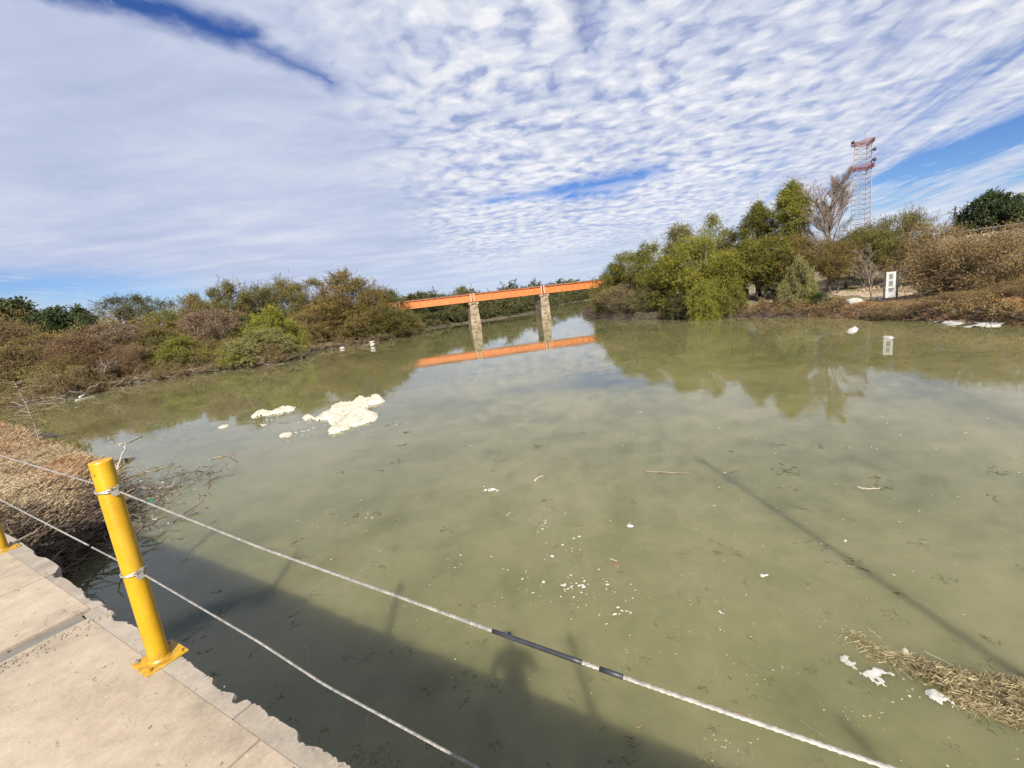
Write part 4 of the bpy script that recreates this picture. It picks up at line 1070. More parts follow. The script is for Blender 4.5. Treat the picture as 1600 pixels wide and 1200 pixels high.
def tangle(name, line, n, seed, m, label, cat, spread=.7, zr=(0, .5), ln=(.5, 1.6), rad=.018, side=1, off=0.):
    r = np.random.default_rng(seed); line = np.array(line, float); seg = np.linalg.norm(np.diff(line, axis=0), axis=1); cs = np.concatenate([[0], np.cumsum(seg)]); mb = MB()
    for i in range(n):
        s = r.uniform(0, cs[-1]); x = np.interp(s, cs, line[:, 0]); y = np.interp(s, cs, line[:, 1])
        p = np.array([x + r.normal(0, spread) - off * side, y + r.normal(0, spread), r.uniform(*zr)])
        a = r.uniform(0, 6.28); d = np.array([math.cos(a), math.sin(a), r.normal(0, .3)]); l = r.uniform(*ln); pts = [p]
        for q in range(4): d = d + r.normal(0, .35, 3) * np.array([1, 1, .6]); d /= np.linalg.norm(d); pts.append(pts[-1] + d * l / 4)
        mb.tube(pts, np.linspace(rad, rad * .4, 5) * r.uniform(.4, 1.5), 4, caps=False)
    o = mb.build(name, m); tag(o, label, cat, kind='stuff')
tangle('roots', [(-9.2, 6), (-9.5, 8.8), (-10.2, 10.6), (-12.0, 12.6)], 260, 41, M['root'], 'tangle of dead roots and branches at the foot of the spit', 'driftwood', .42, (.02, .45), (.4, 1.2), .014)
tangle('driftwood', LB[15:26], 260, 42, M['dead'], 'grey brown branches trailing into the water along the left bank', 'driftwood', .9, (0, .8), (.8, 2.2), .028)
tangle('driftwood', RB[3:12], 330, 43, M['root'], 'brown branches and roots along the right waterline', 'driftwood', .6, (0, .7), (.6, 1.8), .02)
def litter(name, line, n, seed, label, spread=.8, zr=(.0, .5)):
    r = np.random.default_rng(seed); line = np.array(line, float); seg = np.linalg.norm(np.diff(line, axis=0), axis=1); cs = np.concatenate([[0], np.cumsum(seg)])
    s = r.uniform(0, cs[-1], n); x = np.interp(s, cs, line[:, 0]) + r.normal(0, spread, n); y = np.interp(s, cs, line[:, 1]) + r.normal(0, spread, n)
    kk = river_sd(x, y) > -.25; x = x[kk]; y = y[kk]; n = len(x)
    g = np.maximum(ground_z(x, y), 0); P = np.column_stack([x, y, g + r.uniform(zr[0], zr[1], n)])
    V, Q, T = blades(P, .4, .035, r, 1.0, .4); o = link(name, mesh(name, V, Q, T), L['litter']); tag(o, label, 'dead leaves', kind='stuff')
litter('leaf_litter', LB[3:7], 2500, 51, 'dark dead leaves and stalks heaped along the edge of the spit', .4)
tangle('floating_twigs', [hit(195, 835)[:2], hit(205, 800)[:2], hit(225, 770)[:2], hit(295, 745)[:2]], 260, 44, M['root'], 'flat raft of dark twigs and bark on the water beside the spit', 'twigs', .8, (.004, .05), (.15, .9), .012)
litter('leaf_litter', LB[15:28], 9000, 52, 'dark dead leaves along the foot of the left bank', 1.0)
litter('leaf_litter', RB[2:13], 14000, 53, 'dark dead stalks hanging on the right bank face', .7, (0, .7))

def sapling():
    p = hit(60, 684, .45); t = thing('sapling', 'thin pale sapling with drooping feathery branches at the far end of the spit', 'sapling', (p[0], p[1], .3))
    r = np.random.default_rng(61); mb = MB(); top = np.array([-1.6, .3, 3.6])
    st = np.array([(0, 0, 0), (-.1, .1, .9), (-.25, .15, 1.9), (-.5, .2, 3.0)]); mb.tube(st, [.03, .025, .018, .008], 6)
    S = []; P = []; D = []
    for i in range(34):
        q = r.uniform(.15, 1); a = np.array([np.interp(q, [0, .3, .65, 1], st[:, j]) for j in range(3)])
        an = r.choice([0, math.pi]) + r.normal(0, .6); l = r.uniform(.8, 2.0) * (1.1 - .5 * q); d = np.array([math.cos(an), math.sin(an), .35]); pts = [a]
        for j in range(5): d[2] -= .13; pts.append(pts[-1] + d * l / 5)
        mb.tube(pts, np.linspace(.016, .005, 6), 4, caps=False)
        for j in range(26):
            f = r.uniform(.15, 1) * 5; k = min(int(f), 4); P.append(pts[k] + (pts[k + 1] - pts[k]) * (f - k)); D.append(d + r.normal(0, .5, 3))
    mb.build('stem', M['bark_pale'], t); V, Q = leaf_quads(np.array(P), np.array(D), .2, .03, r); link('leaves', mesh('leaves', V, None, Q), L['olive'], t)
sapling()

# ------------------------------------------------------------------ floating foam, debris
def inpoly(q, poly):
    A = poly; B = np.roll(poly, -1, 0); ins = np.zeros(len(q), bool)
    for (ax, ay), (bx, by) in zip(A, B): ins ^= ((ay > q[:, 1]) != (by > q[:, 1])) & (q[:, 0] < (bx - ax) * (q[:, 1] - ay) / (by - ay + 1e-12) + ax)
    return ins
def pdist(q, poly):
    best = np.full(len(q), 1e9)
    for (ax, ay), (bx, by) in zip(poly, np.roll(poly, -1, 0)):
        dx, dy = bx - ax, by - ay; t = np.clip(((q[:, 0] - ax) * dx + (q[:, 1] - ay) * dy) / (dx * dx + dy * dy + 1e-12), 0, 1)
        best = np.minimum(best, (q[:, 0] - ax - t * dx) ** 2 + (q[:, 1] - ay - t * dy) ** 2)
    return np.sqrt(best)
def patch(name, px_poly, cell, hmax, m, label, cat, seed=0, jit=.5, hole=0.0, slope=.6):
    r = np.random.default_rng(seed + 70); poly = np.array(pxpoly(px_poly)); lo, hi = poly.min(0) - cell * 2, poly.max(0) + cell * 2
    xs = np.arange(lo[0], hi[0], cell); ys = np.arange(lo[1], hi[1], cell); X, Y = np.meshgrid(xs, ys); q = np.stack([X.ravel(), Y.ravel()], 1)
    q += r.uniform(-jit, jit, q.shape) * cell * .6
    w = wob(q[:, 0] * 3, q[:, 1] * 3, 1.3 / (cell * 6)) * cell * 1.2
    dd = np.where(inpoly(q, poly), 1, -1) * pdist(q, poly) + w
    ho = wob(q[:, 0] + 9, q[:, 1] - 4, .9 / (cell * 2.4)) + .35 * wob(q[:, 1], q[:, 0], 1.0 / cell)
    h = np.clip(dd * slope, -.02, hmax) * (1 + .5 * wob(q[:, 0], q[:, 1], .7 / (cell * 2.5)) + .25 * wob(q[:, 1], q[:, 0], .7 / cell)) + (dd > cell) * r.normal(0, hmax * .28, len(dd))
    keep = dd > -cell * .8
    if hole: keep &= ho > hole
    nx = len(xs); K = keep.reshape(X.shape)
    c = K[:-1, :-1] & K[1:, :-1] & K[:-1, 1:] & K[1:, 1:]; iy, ix = np.nonzero(c); i = iy * nx + ix
    Q = np.stack([i, i + 1, i + nx + 1, i + nx], 1)
    ctr = poly.mean(0)
    V = np.column_stack([q - ctr, np.maximum(h, -.02) + .003])
    used = np.unique(Q); remap = np.zeros(len(V), int); remap[used] = np.arange(len(used))
    o = link(name, mesh(name, V[used], remap[Q], smooth=True), m, loc=(ctr[0], ctr[1], 0)); return tag(o, label, cat)
patch('foam_mat', [(471, 653), (482, 648), (488, 650), (492, 654), (505, 646), (513, 643), (518, 636), (535, 629), (548, 631), (556, 624), (568, 621), (575, 623), (582, 619), (592, 617), (602, 627), (592, 631), (578, 633), (574, 637),
                   (577, 643), (585, 646), (590, 644), (591, 652), (585, 659), (568, 663), (548, 668), (542, 672), (528, 676), (514, 680), (513, 672), (520, 666), (512, 662), (513, 656), (495, 658), (487, 654), (476, 657)],
      .045, .11, M['foam'], 'largest raft of cream coloured foam scum floating left of centre', 'foam', 1)
patch('foam_mat', [(392, 651), (400, 644), (412, 641), (424, 643), (440, 637), (450, 635), (462, 636), (460, 641), (448, 644), (436, 646), (420, 649), (405, 650), (394, 654)], .06, .08, M['foam'], 'long thin raft of cream foam left of the largest one', 'foam', 2)
patch('foam_mat', [(436, 681), (446, 677), (458, 676), (456, 680), (450, 684), (440, 684)], .05, .05, M['foam'], 'small cream foam scrap below the long thin raft', 'foam', 3)
patch('foam_mat', [(340, 668), (350, 664), (359, 663), (356, 667), (344, 670)], .05, .05, M['foam'], 'small cream foam sliver nearest the left bank', 'foam', 4)
patch('foam_mat', [(405, 662), (412, 664), (418, 663), (410, 666)], .04, .03, M['foam'], 'tiny foam scrap between the long raft and the small one', 'foam', 5)
patch('foam_mat', [(1322, 518), (1332, 513), (1343, 514), (1338, 519), (1328, 521)], .06, .12, M['foam_white'], 'white foam lump floating off the right bank below the boulder', 'foam', 6)
patch('foam_mat', [(1380, 527), (1390, 525), (1398, 528), (1388, 530)], .06, .06, M['foam_white'], 'small white foam lump near the reflection of the signboard', 'foam', 7)
patch('foam_streak', [(1455, 503), (1500, 500), (1540, 499), (1590, 503), (1600, 507), (1560, 510), (1520, 512), (1490, 509)], .11, .06, M['foam_white'], 'white foam and litter washed up along the right bank', 'foam', 8, hole=-.25)
patch('foam_film', [(1308, 1022), (1322, 1024), (1345, 1036), (1375, 1045), (1395, 1052), (1412, 1062), (1410, 1066), (1390, 1070), (1388, 1076), (1370, 1070), (1352, 1058), (1338, 1050), (1330, 1042), (1312, 1030)], .016, .010, M['foam_white'], 'lacy white foam film at the tip of the straw mat, lower right', 'foam', 9, hole=-.16)
patch('foam_film', [(1440, 1078), (1458, 1076), (1478, 1086), (1492, 1098), (1490, 1106), (1470, 1100), (1452, 1090)], .014, .018, M['foam_white'], 'thick white foam patch beside the straw mat, lower right', 'foam', 10, hole=-.4)
patch('pale_leaf', [(1408, 1014), (1413, 1012), (1420, 1017), (1421, 1024), (1413, 1022)], .007, .01, M['foam'], 'pale tan leaf floating just above the straw mat', 'leaf', 11)
patch('plastic_scrap', [(785, 988), (797, 987), (799, 993), (788, 994)], .01, .008, M['rubber'], 'small black plastic scrap floating beside the upper wire rope', 'litter', 12)
patch('white_label', [(789, 989), (795, 988.6), (795.6, 991.6), (790, 992)], .007, .022, M['foam_white'], 'white square lying on the small black plastic scrap', 'litter', 13)

def straw_mat():
    r = np.random.default_rng(81); poly = pxpoly([(1310, 975), (1335, 985), (1400, 1018), (1470, 1040), (1540, 1052), (1620, 1062), (1700, 1100), (1700, 1170), (1600, 1146), (1560, 1128), (1500, 1112), (1440, 1075), (1400, 1050), (1350, 1030), (1320, 1000)])
    q = pts_in(poly, 15000, r); poly_ = np.array(poly); d = pdist(q, poly_)
    keep = r.random(len(q)) < np.clip(d / .16, .06, 1); keep &= (q[:, 0] > 4.1) | (r.random(len(q)) < .22); q = q[keep]; d = d[keep]
    a, b = hit(1350, 1010), hit(1600, 1130); dv = (b - a)[:2]; dv /= np.linalg.norm(dv)
    P = np.column_stack([q, .004 + r.random(len(q)) * np.clip(d * .45, 0, .12) * (1 + wob(q[:, 0] * 1, q[:, 1] * 1, 9) * .6)])
    V, Q, T = blades(P, .11, .0055, r, .9, .75, dirv=dv[None] * r.choice([-1, 1], (len(q), 1)) * .55)
    V[:, 2] = np.maximum(V[:, 2], .002)
    o = link('straw_mat', mesh('straw_mat', V, Q, T), L['straw']); tag(o, 'floating mat of tangled straw and reeds in the lower right corner', 'straw', kind='stuff')
straw_mat()

def flecks():
    r = np.random.default_rng(91)
    def scatter(n, fn): return np.array([fn() for _ in range(n)])
    px = []
    for i in range(900):  # wide spread, denser towards the camera
        px.append((r.uniform(250, 1600), 640 + 560 * r.random() ** .9))
    for cx, cy, sx, sy, n in [(900, 915, 45, 25, 60), (950, 945, 40, 12, 24), (860, 815, 60, 25, 26), (765, 765, 10, 3, 8), (900, 850, 60, 30, 24), (1000, 1030, 22, 10, 60), (700, 890, 12, 6, 20), (1330, 990, 18, 10, 40), (780, 980, 20, 8, 20),
                              (1150, 1180, 30, 18, 50), (1330, 1120, 20, 8, 30), (540, 810, 30, 8, 60), (245, 760, 40, 25, 140), (350, 712, 14, 4, 20), (1200, 1060, 15, 15, 20), (1100, 1160, 20, 20, 30)]:
        for i in range(n): px.append((r.normal(cx, sx), r.normal(cy, sy)))
    P = np.array([hit(x, y)[:2] for x, y in px if y < 1240]); sd_ = river_sd(P[:, 0], P[:, 1]); P = P[sd_ < -.1]
    P = P[(P @ ND) > .9]; n = len(P); s = .007 * np.exp(r.normal(0, .55, n)) * np.clip(np.linalg.norm(P, axis=1) / 6, .7, 3)
    V = []; T = []; k = 0
    for (x, y), sz in zip(P, s):
        m_ = 5; a = np.sort(r.uniform(0, 6.28, m_)); st = r.uniform(.35, 1); ro = r.uniform(0, 3.14)
        xx = np.cos(a) * sz; yy = np.sin(a) * sz * st; c, s_ = math.cos(ro), math.sin(ro)
        V.append((x, y, .007)); V += [(x + u * c - v * s_, y + u * s_ + v * c, .004) for u, v in zip(xx, yy)]
        T += [(k, k + 1 + i, k + 1 + (i + 1) % m_) for i in range(m_)]; k += m_ + 1
    o = link('floating_flecks', mesh('floating_flecks', V, None, T), L['fleck']); tag(o, 'pale scraps of foam and leaf floating on the open water', 'flotsam', kind='stuff')
    V = []; T = []; k = 0
    for cx, cy, sx, sy, n, s0 in [(900, 915, 38, 18, 34, .02), (500, 664, 30, 8, 22, .06), (560, 668, 40, 8, 14, .035), (470, 672, 40, 10, 16, .05), (420, 652, 30, 6, 10, .05), (925, 930, 60, 30, 22, .012), (968, 955, 8, 3, 9, .03), (885, 917, 6, 4, 6, .03), (908, 913, 4, 4, 5, .03), (855, 820, 14, 8, 12, .02), (765, 765, 7, 2, 9, .045), (900, 848, 22, 12, 9, .025), (1128, 957, 4, 1, 4, .03), (1195, 900, 4, 1, 4, .03),
                              (985, 820, 6, 3, 4, .03), (795, 803, 3, 2, 2, .04), (1165, 1000, 60, 60, 12, .01), (1240, 820, 150, 60, 18, .02), (720, 880, 20, 10, 8, .015), (560, 800, 20, 10, 8, .02), (240, 815, 12, 8, 12, .05), (215, 812, 8, 5, 10, .06), (250, 760, 20, 8, 9, .05), (1410, 1090, 20, 10, 8, .01), (620, 950, 60, 30, 12, .008), (1330, 1000, 14, 8, 20, .008)]:
        for _ in range(n):
            c = hit(r.normal(cx, sx), r.normal(cy, sy))[:2]
            if c @ ND < .95: continue
            sz = s0 * math.exp(r.normal(0, .35)); m_ = 7; a = np.linspace(0, 6.28, m_, endpoint=False) + r.normal(0, .15, m_); st = r.uniform(.3, 1); ro = r.uniform(0, 3.14); rr = sz * r.uniform(.5, 1.1, m_)
            xx = np.cos(a) * rr; yy = np.sin(a) * rr * st; cs, s_ = math.cos(ro), math.sin(ro)
            V.append((c[0], c[1], .006 + sz * .35)); V += [(c[0] + u * cs - v * s_, c[1] + u * s_ + v * cs, .004) for u, v in zip(xx, yy)]
            T += [(k, k + 1 + i, k + 1 + (i + 1) % m_) for i in range(m_)]; k += m_ + 1
    o = link('foam_flecks', mesh('foam_flecks', V, None, T), M['foam_white']); tag(o, 'bright white foam flecks drifting in loose clusters in the middle of the water', 'foam', kind='stuff')
    # dark water weed wisps
    mb = MB()
    ws = [(r.uniform(250, 1600), 660 + 560 * r.random() ** .8, r.choice([1, 1, 1, 2, 4])) for i in range(150)] + [(680, 900, 3), (730, 1095, 6), (775, 1070, 5), (570, 1030, 2), (640, 1015, 3), (600, 1190, 12), (560, 1180, 10), (1010, 1030, 5), (1200, 1065, 4), (985, 1160, 5), (1165, 1175, 4), (270, 765, 8), (240, 790, 8), (350, 712, 5), (330, 740, 5), (1180, 1090, 3)]
    for x, y, nn in ws:
        c = hit(x, y)[:2]
        if river_sd([c[0]], [c[1]])[0] > -.1 or c @ ND < .95: continue
        sc = min(2.5, max(.6, np.linalg.norm(c) / 7))
        for j in range(int(nn) * 2 + r.integers(1, 4)):
            p = c + r.normal(0, .035 * sc * math.sqrt(nn), 2); a = r.uniform(0, 6.28); pts = [(p[0], p[1], .004)]
            for q in range(3): a += r.normal(0, .7); l = r.uniform(.01, .04) * sc; pts.append((pts[-1][0] + math.cos(a) * l, pts[-1][1] + math.sin(a) * l, .003 + r.uniform(0, .006)))
            mb.tube(pts, .0028 * sc * r.uniform(.5, 1.3), 3, caps=False)
    o = mb.build('water_weed', L['weed']); tag(o, 'thin dark wisps of water weed scattered over the river', 'water weed', kind='stuff')
flecks()

def stick(px_pts, rad, m, label, z=.012, name='floating_stick', cat='stick', twigs=0, zs=None, group=None):
    P = [hit(x, y, 0) for x, y in px_pts]; b = P[0].copy(); mb = MB(); r = np.random.default_rng(int(px_pts[0][0] * 7 + px_pts[0][1]))
    pts = np.array([(p - b) for p in P]); pts[:, 2] = z if zs is None else zs
    t = np.linspace(0, 1, max(6, len(pts) * 4)); tt = np.linspace(0, 1, len(pts)); pp = np.stack([np.interp(t, tt, pts[:, i]) for i in range(3)], 1)
    pp[1:-1] += r.normal(0, rad * .5, (len(pp) - 2, 3)) * np.array([1, 1, .2])
    mb.tube(pp, np.linspace(rad, rad * .45, len(pp)), 6)
    L_ = np.linalg.norm(pts[-1] - pts[0])
    for i in range(twigs):
        a = pp[r.integers(1, len(pp) - 1)]; d = r.normal(0, 1, 3); d[2] = abs(d[2]) * .3; d /= np.linalg.norm(d); mb.tube([a, a + d * L_ * .12, a + d * L_ * .2 + r.normal(0, L_ * .03, 3)], [rad * .5, rad * .35, rad * .15], 4)
    o = mb.build(name, m, None, True, loc=(b[0], b[1], 0)); return tag(o, label, cat, group)
for pts, rad, m, lb, tw in [
    ([(1008, 737), (1040, 739), (1077, 740)], .022, 'dead', 'long thin brown stick floating right of centre', 0),
    ([(835, 752), (848, 743)], .022, 'deadw', 'short pale forked stick floating in the middle of the river', 2),
    ([(1340, 762), (1355, 765), (1375, 763)], .018, 'deadw', 'short pale stick on the water beyond the lamp post shadow', 3),
    ([(1322, 884), (1345, 888), (1358, 893)], .008, 'dead', 'dark stick crossing the edge of the long shadow line', 1),
    ([(953, 873), (965, 877)], .009, 'deadw', 'tiny pale stick right of the floating foam flecks', 0),
    ([(1247, 1124), (1287, 1151)], .005, 'dead', 'dark thin stick above the upper wire rope at the lower right', 1),
    ([(1353, 980), (1377, 998)], .006, 'straw_', 'pale straw stalk at the upper tip of the straw mat', 0),
    ([(1440, 1016), (1490, 1040)], .004, 'straw_', 'long pale stalk lying along the top side of the straw mat', 0),
    ([(477, 1008), (481, 1020), (480, 1036)], .005, 'deadw', 'bent pale stalk standing out against the dark shaded water', 0),
    ([(574, 1122), (573, 1135)], .004, 'deadw', 'short pale stalk in the shade below the lower wire rope', 0),
    ([(181, 738), (192, 723), (203, 711)], .05, 'deadw', 'bleached branch sticking up right behind the yellow post', 0),
    ([(190, 750), (230, 738), (272, 727)], .035, 'dead', 'dark branch lying in the water right of the spit, upper one', 5),
    ([(195, 762), (240, 765), (275, 760)], .035, 'dead', 'long dark branch floating in the middle of the debris beside the spit', 5),
    ([(200, 790), (240, 778), (290, 763)], .03, 'dead', 'forked branch with a ring at its end in the debris beside the spit', 6),
    ([(200, 815), (225, 800), (238, 795)], .03, 'dead', 'short branch floating at the lower side of the debris', 4),
    ([(336, 717), (352, 712), (366, 716)], .03, 'dead', 'small dark branch tangle floating alone beyond the debris', 7),
    ([(186, 696), (205, 690), (221, 682)], .035, 'deadw', 'pale branch lying on the water beyond the tip of the spit', 0),
    ([(125, 622), (145, 612), (180, 606), (205, 597), (213, 590)], .12, 'deadw', 'long pale fallen log along the left bank waterline', 4),
    ([(118, 626), (150, 619)], .06, 'deadw', 'shorter pale branch below the fallen log', 0),
    ([(1522, 497), (1545, 499), (1565, 500)], .07, 'deadw', 'bleached log lying on the foam of the right bank', 0),
    ([(1090, 495), (1105, 496), (1120, 491)], .10, 'deadw', 'pale log at the waterline below the light green bush', 2),
    ([(995, 1138), (1003, 1133)], .006, 'orange_', 'orange brown twig with curled shoots floating near the lower middle', 6)]:
    mm = {'straw_': M['deadw'], 'orange_': L['grass_red']}.get(m) or M[m]; lg = 'log' in lb and rad > .06
    stick(pts, rad, mm, lb, name='driftwood_log' if lg else 'floating_stick', cat='log' if lg else 'stick', twigs=tw, z=rad * .6, zs=None if 'sticking up' not in lb else [0, .25, .55])
patch('dead_leaf', [(1146, 1117), (1151, 1112), (1158, 1116), (1156, 1121), (1151, 1118)], .006, .008, L['grass_red'], 'curled orange leaf floating above the upper wire rope', 'leaf', 14)
patch('dead_leaf', [(958, 881), (963, 879), (966, 884), (961, 886)], .01, .01, L['grass_red'], 'small red orange leaf floating right of the foam flecks', 'leaf', 15)
patch('plastic_bottle', [(226, 784), (238, 779), (241, 783), (230, 788)], .02, .05, m_plain('green_plastic', (.05, .28, .12), .3), 'small green plastic bottle in the debris beside the spit', 'bottle', 16)

# ------------------------------------------------------------------ rocks, rags
def rock(px, py, z, sx, sy, sz, m, label, seed, name='boulder', cat='boulder', Y=None):
    p = hit(px, py, z) if Y is None else at_y(px, py, Y); g = gz(p[0], p[1]) if Y is not None or z > .1 else 0
    import bmesh
    bm = bmesh.new(); bmesh.ops.create_icosphere(bm, subdivisions=3, radius=1); r = np.random.default_rng(seed)
    dirs = r.normal(0, 1, (9, 3)); dirs /= np.linalg.norm(dirs, axis=1, keepdims=True); cut = r.uniform(.62, .9, 9)
    for v in bm.verts:
        c = np.array(v.co)
        for d, k in zip(dirs, cut):
            t = c @ d
            if t > k: c = c - d * (t - k) * .85
        c += r.normal(0, .015, 3); v.co = (c[0] * sx, c[1] * sy, c[2] * sz)
    me = bpy.data.meshes.new(name); bm.to_mesh(me); bm.free(); o = link(name, me, m, loc=(p[0], p[1], max(g, 0) + sz * .25)); shade_auto(o, 30); o.rotation_euler = (0, 0, seed); return tag(o, label, cat)
rock(1333, 473, 1.0, .75, .5, .5, M['foam_white'], 'whitewashed boulder on the bank left of the signboard', 3)
rock(1375, 462, 1.3, .4, .35, .4, M['foam_white'], 'small white rock on the grass between the sapling and the signboard', 4)
rock(535, 545, .0, .5, .4, .25, M['foam_white'], 'round pale stone in the water at the left bank', 5)
rock(1255, 470, 1.2, .4, .3, .55, M['whitewash'], 'white painted stone on the lawn behind the yellow green sapling', 6)
def rag():
    p = hit(582, 541); t = thing('plastic_rag', 'torn white plastic rag caught on the branches at the left bank', 'litter', (p[0], p[1], 0))
    r = np.random.default_rng(4); mb = MB(); K = 7; V = []
    for j in range(K):
        for i in range(5): V.append((i * .15 - .30 + r.normal(0, .06), r.normal(0, .16), .02 + j * .12 + r.normal(0, .04)))
    Q = [(j * 5 + i, j * 5 + i + 1, (j + 1) * 5 + i + 1, (j + 1) * 5 + i) for j in range(K - 1) for i in range(4)]
    mb.add(V, Q); o = mb.build('sheet', M['foam_white'], t, True); so = o.modifiers.new('s', 'SOLIDIFY'); so.thickness = .02
    mb = MB(); mb.tube([(-1.6, .1, .1), (-.8, 0, .25), (0, 0, .55), (.3, .1, .5)], .05, 6); mb.build('branch', M['dead'], t)
rag()

# ------------------------------------------------------------------ signboard, park things
def signboard():
    b = hit(1391, 463, 1.35); g = gz(b[0], b[1]); top = at_y(1394, 424, b[1])[2]
    hgt = top - g; t = thing('signboard', 'tall white signboard with three grey pictures between two dark posts', 'sign', (b[0], b[1], g), R(-38))
    wd = .38
    for x in (-wd, wd):
        mb = MB(); mb.box(x - .06, x + .06, -.05, .05, -.2, hgt); mb.build('post', M['dark_metal'], t)
    mb = MB(); mb.box(-wd + .10, wd - .10, -.03, .03, hgt * .18, hgt * .99); pn = mb.build('panel', M['white_paint'], t)
    for z0, z1 in ((.76, .93), (.54, .71), (.36, .49)):
        mb = MB(); mb.box(-.12, .12, -.038, -.031, hgt * z0, hgt * z1); mb.build('picture', M['picture'], pn)
signboard()

def park():
    def wallrun(name, p0, p1, h, th, m, label, cat, z0=-.2):
        p0 = np.array(p0); p1 = np.array(p1); n = max(2, int(np.linalg.norm(p1 - p0) / 1.2)); d = (p1 - p0) / np.linalg.norm(p1 - p0); s = np.array([-d[1], d[0]]) * th / 2
        t = thing(name, label, cat, (p0[0], p0[1], gz(*p0)))
        for i in range(n):
            a = p0 + (p1 - p0) * i / n; b = p0 + (p1 - p0) * (i + 1) / n - d * .03; za = gz(*a); zb = gz(*b); o = np.array([p0[0], p0[1], gz(*p0)])
            V = [np.array([*(q + k * s), z + e]) - o for q, z in ((a, za), (b, zb)) for k in (-1, 1) for e in (z0, h)]
            mb = MB(); mb.add(V, [(0, 1, 3, 2), (4, 6, 7, 5), (0, 4, 5, 1), (2, 3, 7, 6), (1, 5, 7, 3), (0, 2, 6, 4)]); mb.build('block', m, t)
        return t
    P = lambda px, py, Y: at_y(px, py, Y)[:2]
    wallrun('low_wall', P(1180, 447, 66), P(1330, 440, 58), .35, .3, M['rubble'], 'low dark stone kerb running along the back of the park lawn', 'low wall')
    wallrun('low_wall', P(1345, 438, 57), P(1470, 425, 50), .3, .3, M['rubble'], 'low stone kerb continuing behind the signboard', 'low wall')
    p = P(1322, 447, 52); t = thing('bollard', 'pale stone bollard standing at the park kerb left of the forked tree', 'bollard', (p[0], p[1], gz(*p)))
    mb = MB(); mb.tube([(0, 0, -.1), (0, 0, .9), (0, 0, .95), (0, 0, 1.1), (0, 0, 1.3), (0, 0, 1.4)], [.22, .2, .12, .2, .2, .08], 10); mb.build('shaft', M['conc_tan'], t, True)
    p = P(1165, 460, 55); t = thing('litter_bin', 'small orange and white bin on the lawn beyond the willows', 'bin', (p[0], p[1], gz(*p)))
    mb = MB(); mb.tube([(0, 0, .5), (0, 0, 1.1)], [.32, .38], 12); mb.build('barrel', M['orange_plastic'], t, True)
    mb = MB(); mb.tube([(0, 0, -.1), (0, 0, .498)], .3, 12); mb.build('stand', M['whitewash'], t, True)
    # worn footpath along the lawn
    mb = MB(); pts = [P(1150, 450, 62), P(1250, 455, 52), P(1345, 462, 43), P(1420, 455, 38), P(1480, 440, 36)]
    pts = np.array(pts); tt = np.linspace(0, 4, 60); c = np.stack([np.interp(tt, range(5), pts[:, i]) for i in range(2)], 1); d = np.gradient(c, axis=0); d /= np.linalg.norm(d, axis=1, keepdims=True); s = np.stack([-d[:, 1], d[:, 0]], 1)
    V = []
    for i in range(60):
        for k in (-1.1, -.4, .4, 1.1): q = c[i] + s[i] * (k + .12 * math.sin(i * .9 + k)); V.append((q[0], q[1], gz(*q) + .03))
    Q = [(i * 4 + j, i * 4 + j + 1, (i + 1) * 4 + j + 1, (i + 1) * 4 + j) for i in range(59) for j in range(3)]
    mb.add(V, Q); tag(mb.build('path', M['path'], None, True), kind='structure')
    # retaining wall of rubble on the slope and the road with its rail
    t = thing('retaining_wall', 'grey rubble stone retaining wall on the slope at the right edge', 'wall', (0, 0, 0)); r = np.random.default_rng(8)
    A = at_y(1490, 418, 46); B = at_y(1640, 400, 40); dirv = (B - A)[:2]; Ln = np.linalg.norm(dirv); dirv /= Ln; nn = np.array([-dirv[1], dirv[0]])
    import bmesh
    bm = bmesh.new(); bmesh.ops.create_icosphere(bm, subdivisions=1, radius=1)
    for v in bm.verts: v.co *= random.uniform(.8, 1.1)
    st = bpy.data.meshes.new('stone'); bm.to_mesh(st); bm.free(); st.materials.append(M['rubble'])
    row = 0; zz = 0
    mb = MB()
    o0 = np.array([A[0], A[1]]); gA = gz(*A[:2])
    mb.add([(*(o0 + dirv * u + nn * v), z) for z in (gA - 1.5, gA + 1.9) for v in (0, .6) for u in (0, Ln)], [(0, 2, 3, 1), (4, 5, 7, 6), (0, 1, 5, 4), (2, 6, 7, 3), (0, 4, 6, 2), (1, 3, 7, 5)]); mb.build('core', M['conc_dark'], t)
    for row in range(6):
        u = 0
        while u < Ln:
            w = r.uniform(.35, .75); o = bpy.data.objects.new('stone', st); COL.objects.link(o); o.parent = t
            q = o0 + dirv * (u + w / 2); o.location = (q[0], q[1], gA - .1 + row * .36); o.scale = (w / 2 * .98, .18, .19); o.rotation_euler = (r.normal(0, .15), r.normal(0, .1), math.atan2(dirv[1], dirv[0])); u += w
    # upper road
    road = []
    a0 = at_y(1430, 372, 84); a1 = at_y(1700, 335, 56)
    K = 30; V = []
    c = np.stack([np.linspace(a0[i], a1[i], K) for i in range(3)], 1); d = (a1 - a0)[:2]; d /= np.linalg.norm(d); s = np.array([-d[1], d[0]])
    if s[0] < 0: s = -s
    for i in range(K):
        for k, dz in ((-7, -3.5), (-.6, -.75), (0, -.7), (7, -.7), (16, -4)): q = c[i][:2] + s * k; V.append((q[0], q[1], c[i][2] + dz))
    mb = MB(); mb.add(V, [(i * 5 + j, i * 5 + j + 1, (i + 1) * 5 + j + 1, (i + 1) * 5 + j) for i in range(K - 1) for j in range(4)]); tag(mb.build('embankment', M['path'], None, True), kind='structure')
    t = thing('guard_rail', 'pale guard rail climbing along the road embankment at the upper right', 'guard rail', (c[0][0], c[0][1], c[0][2]))
    o = c[0].copy(); mb = MB(); mb.tube([q - o for q in c], .12, 6); mb.build('rail', M['whitewash'], t, True)
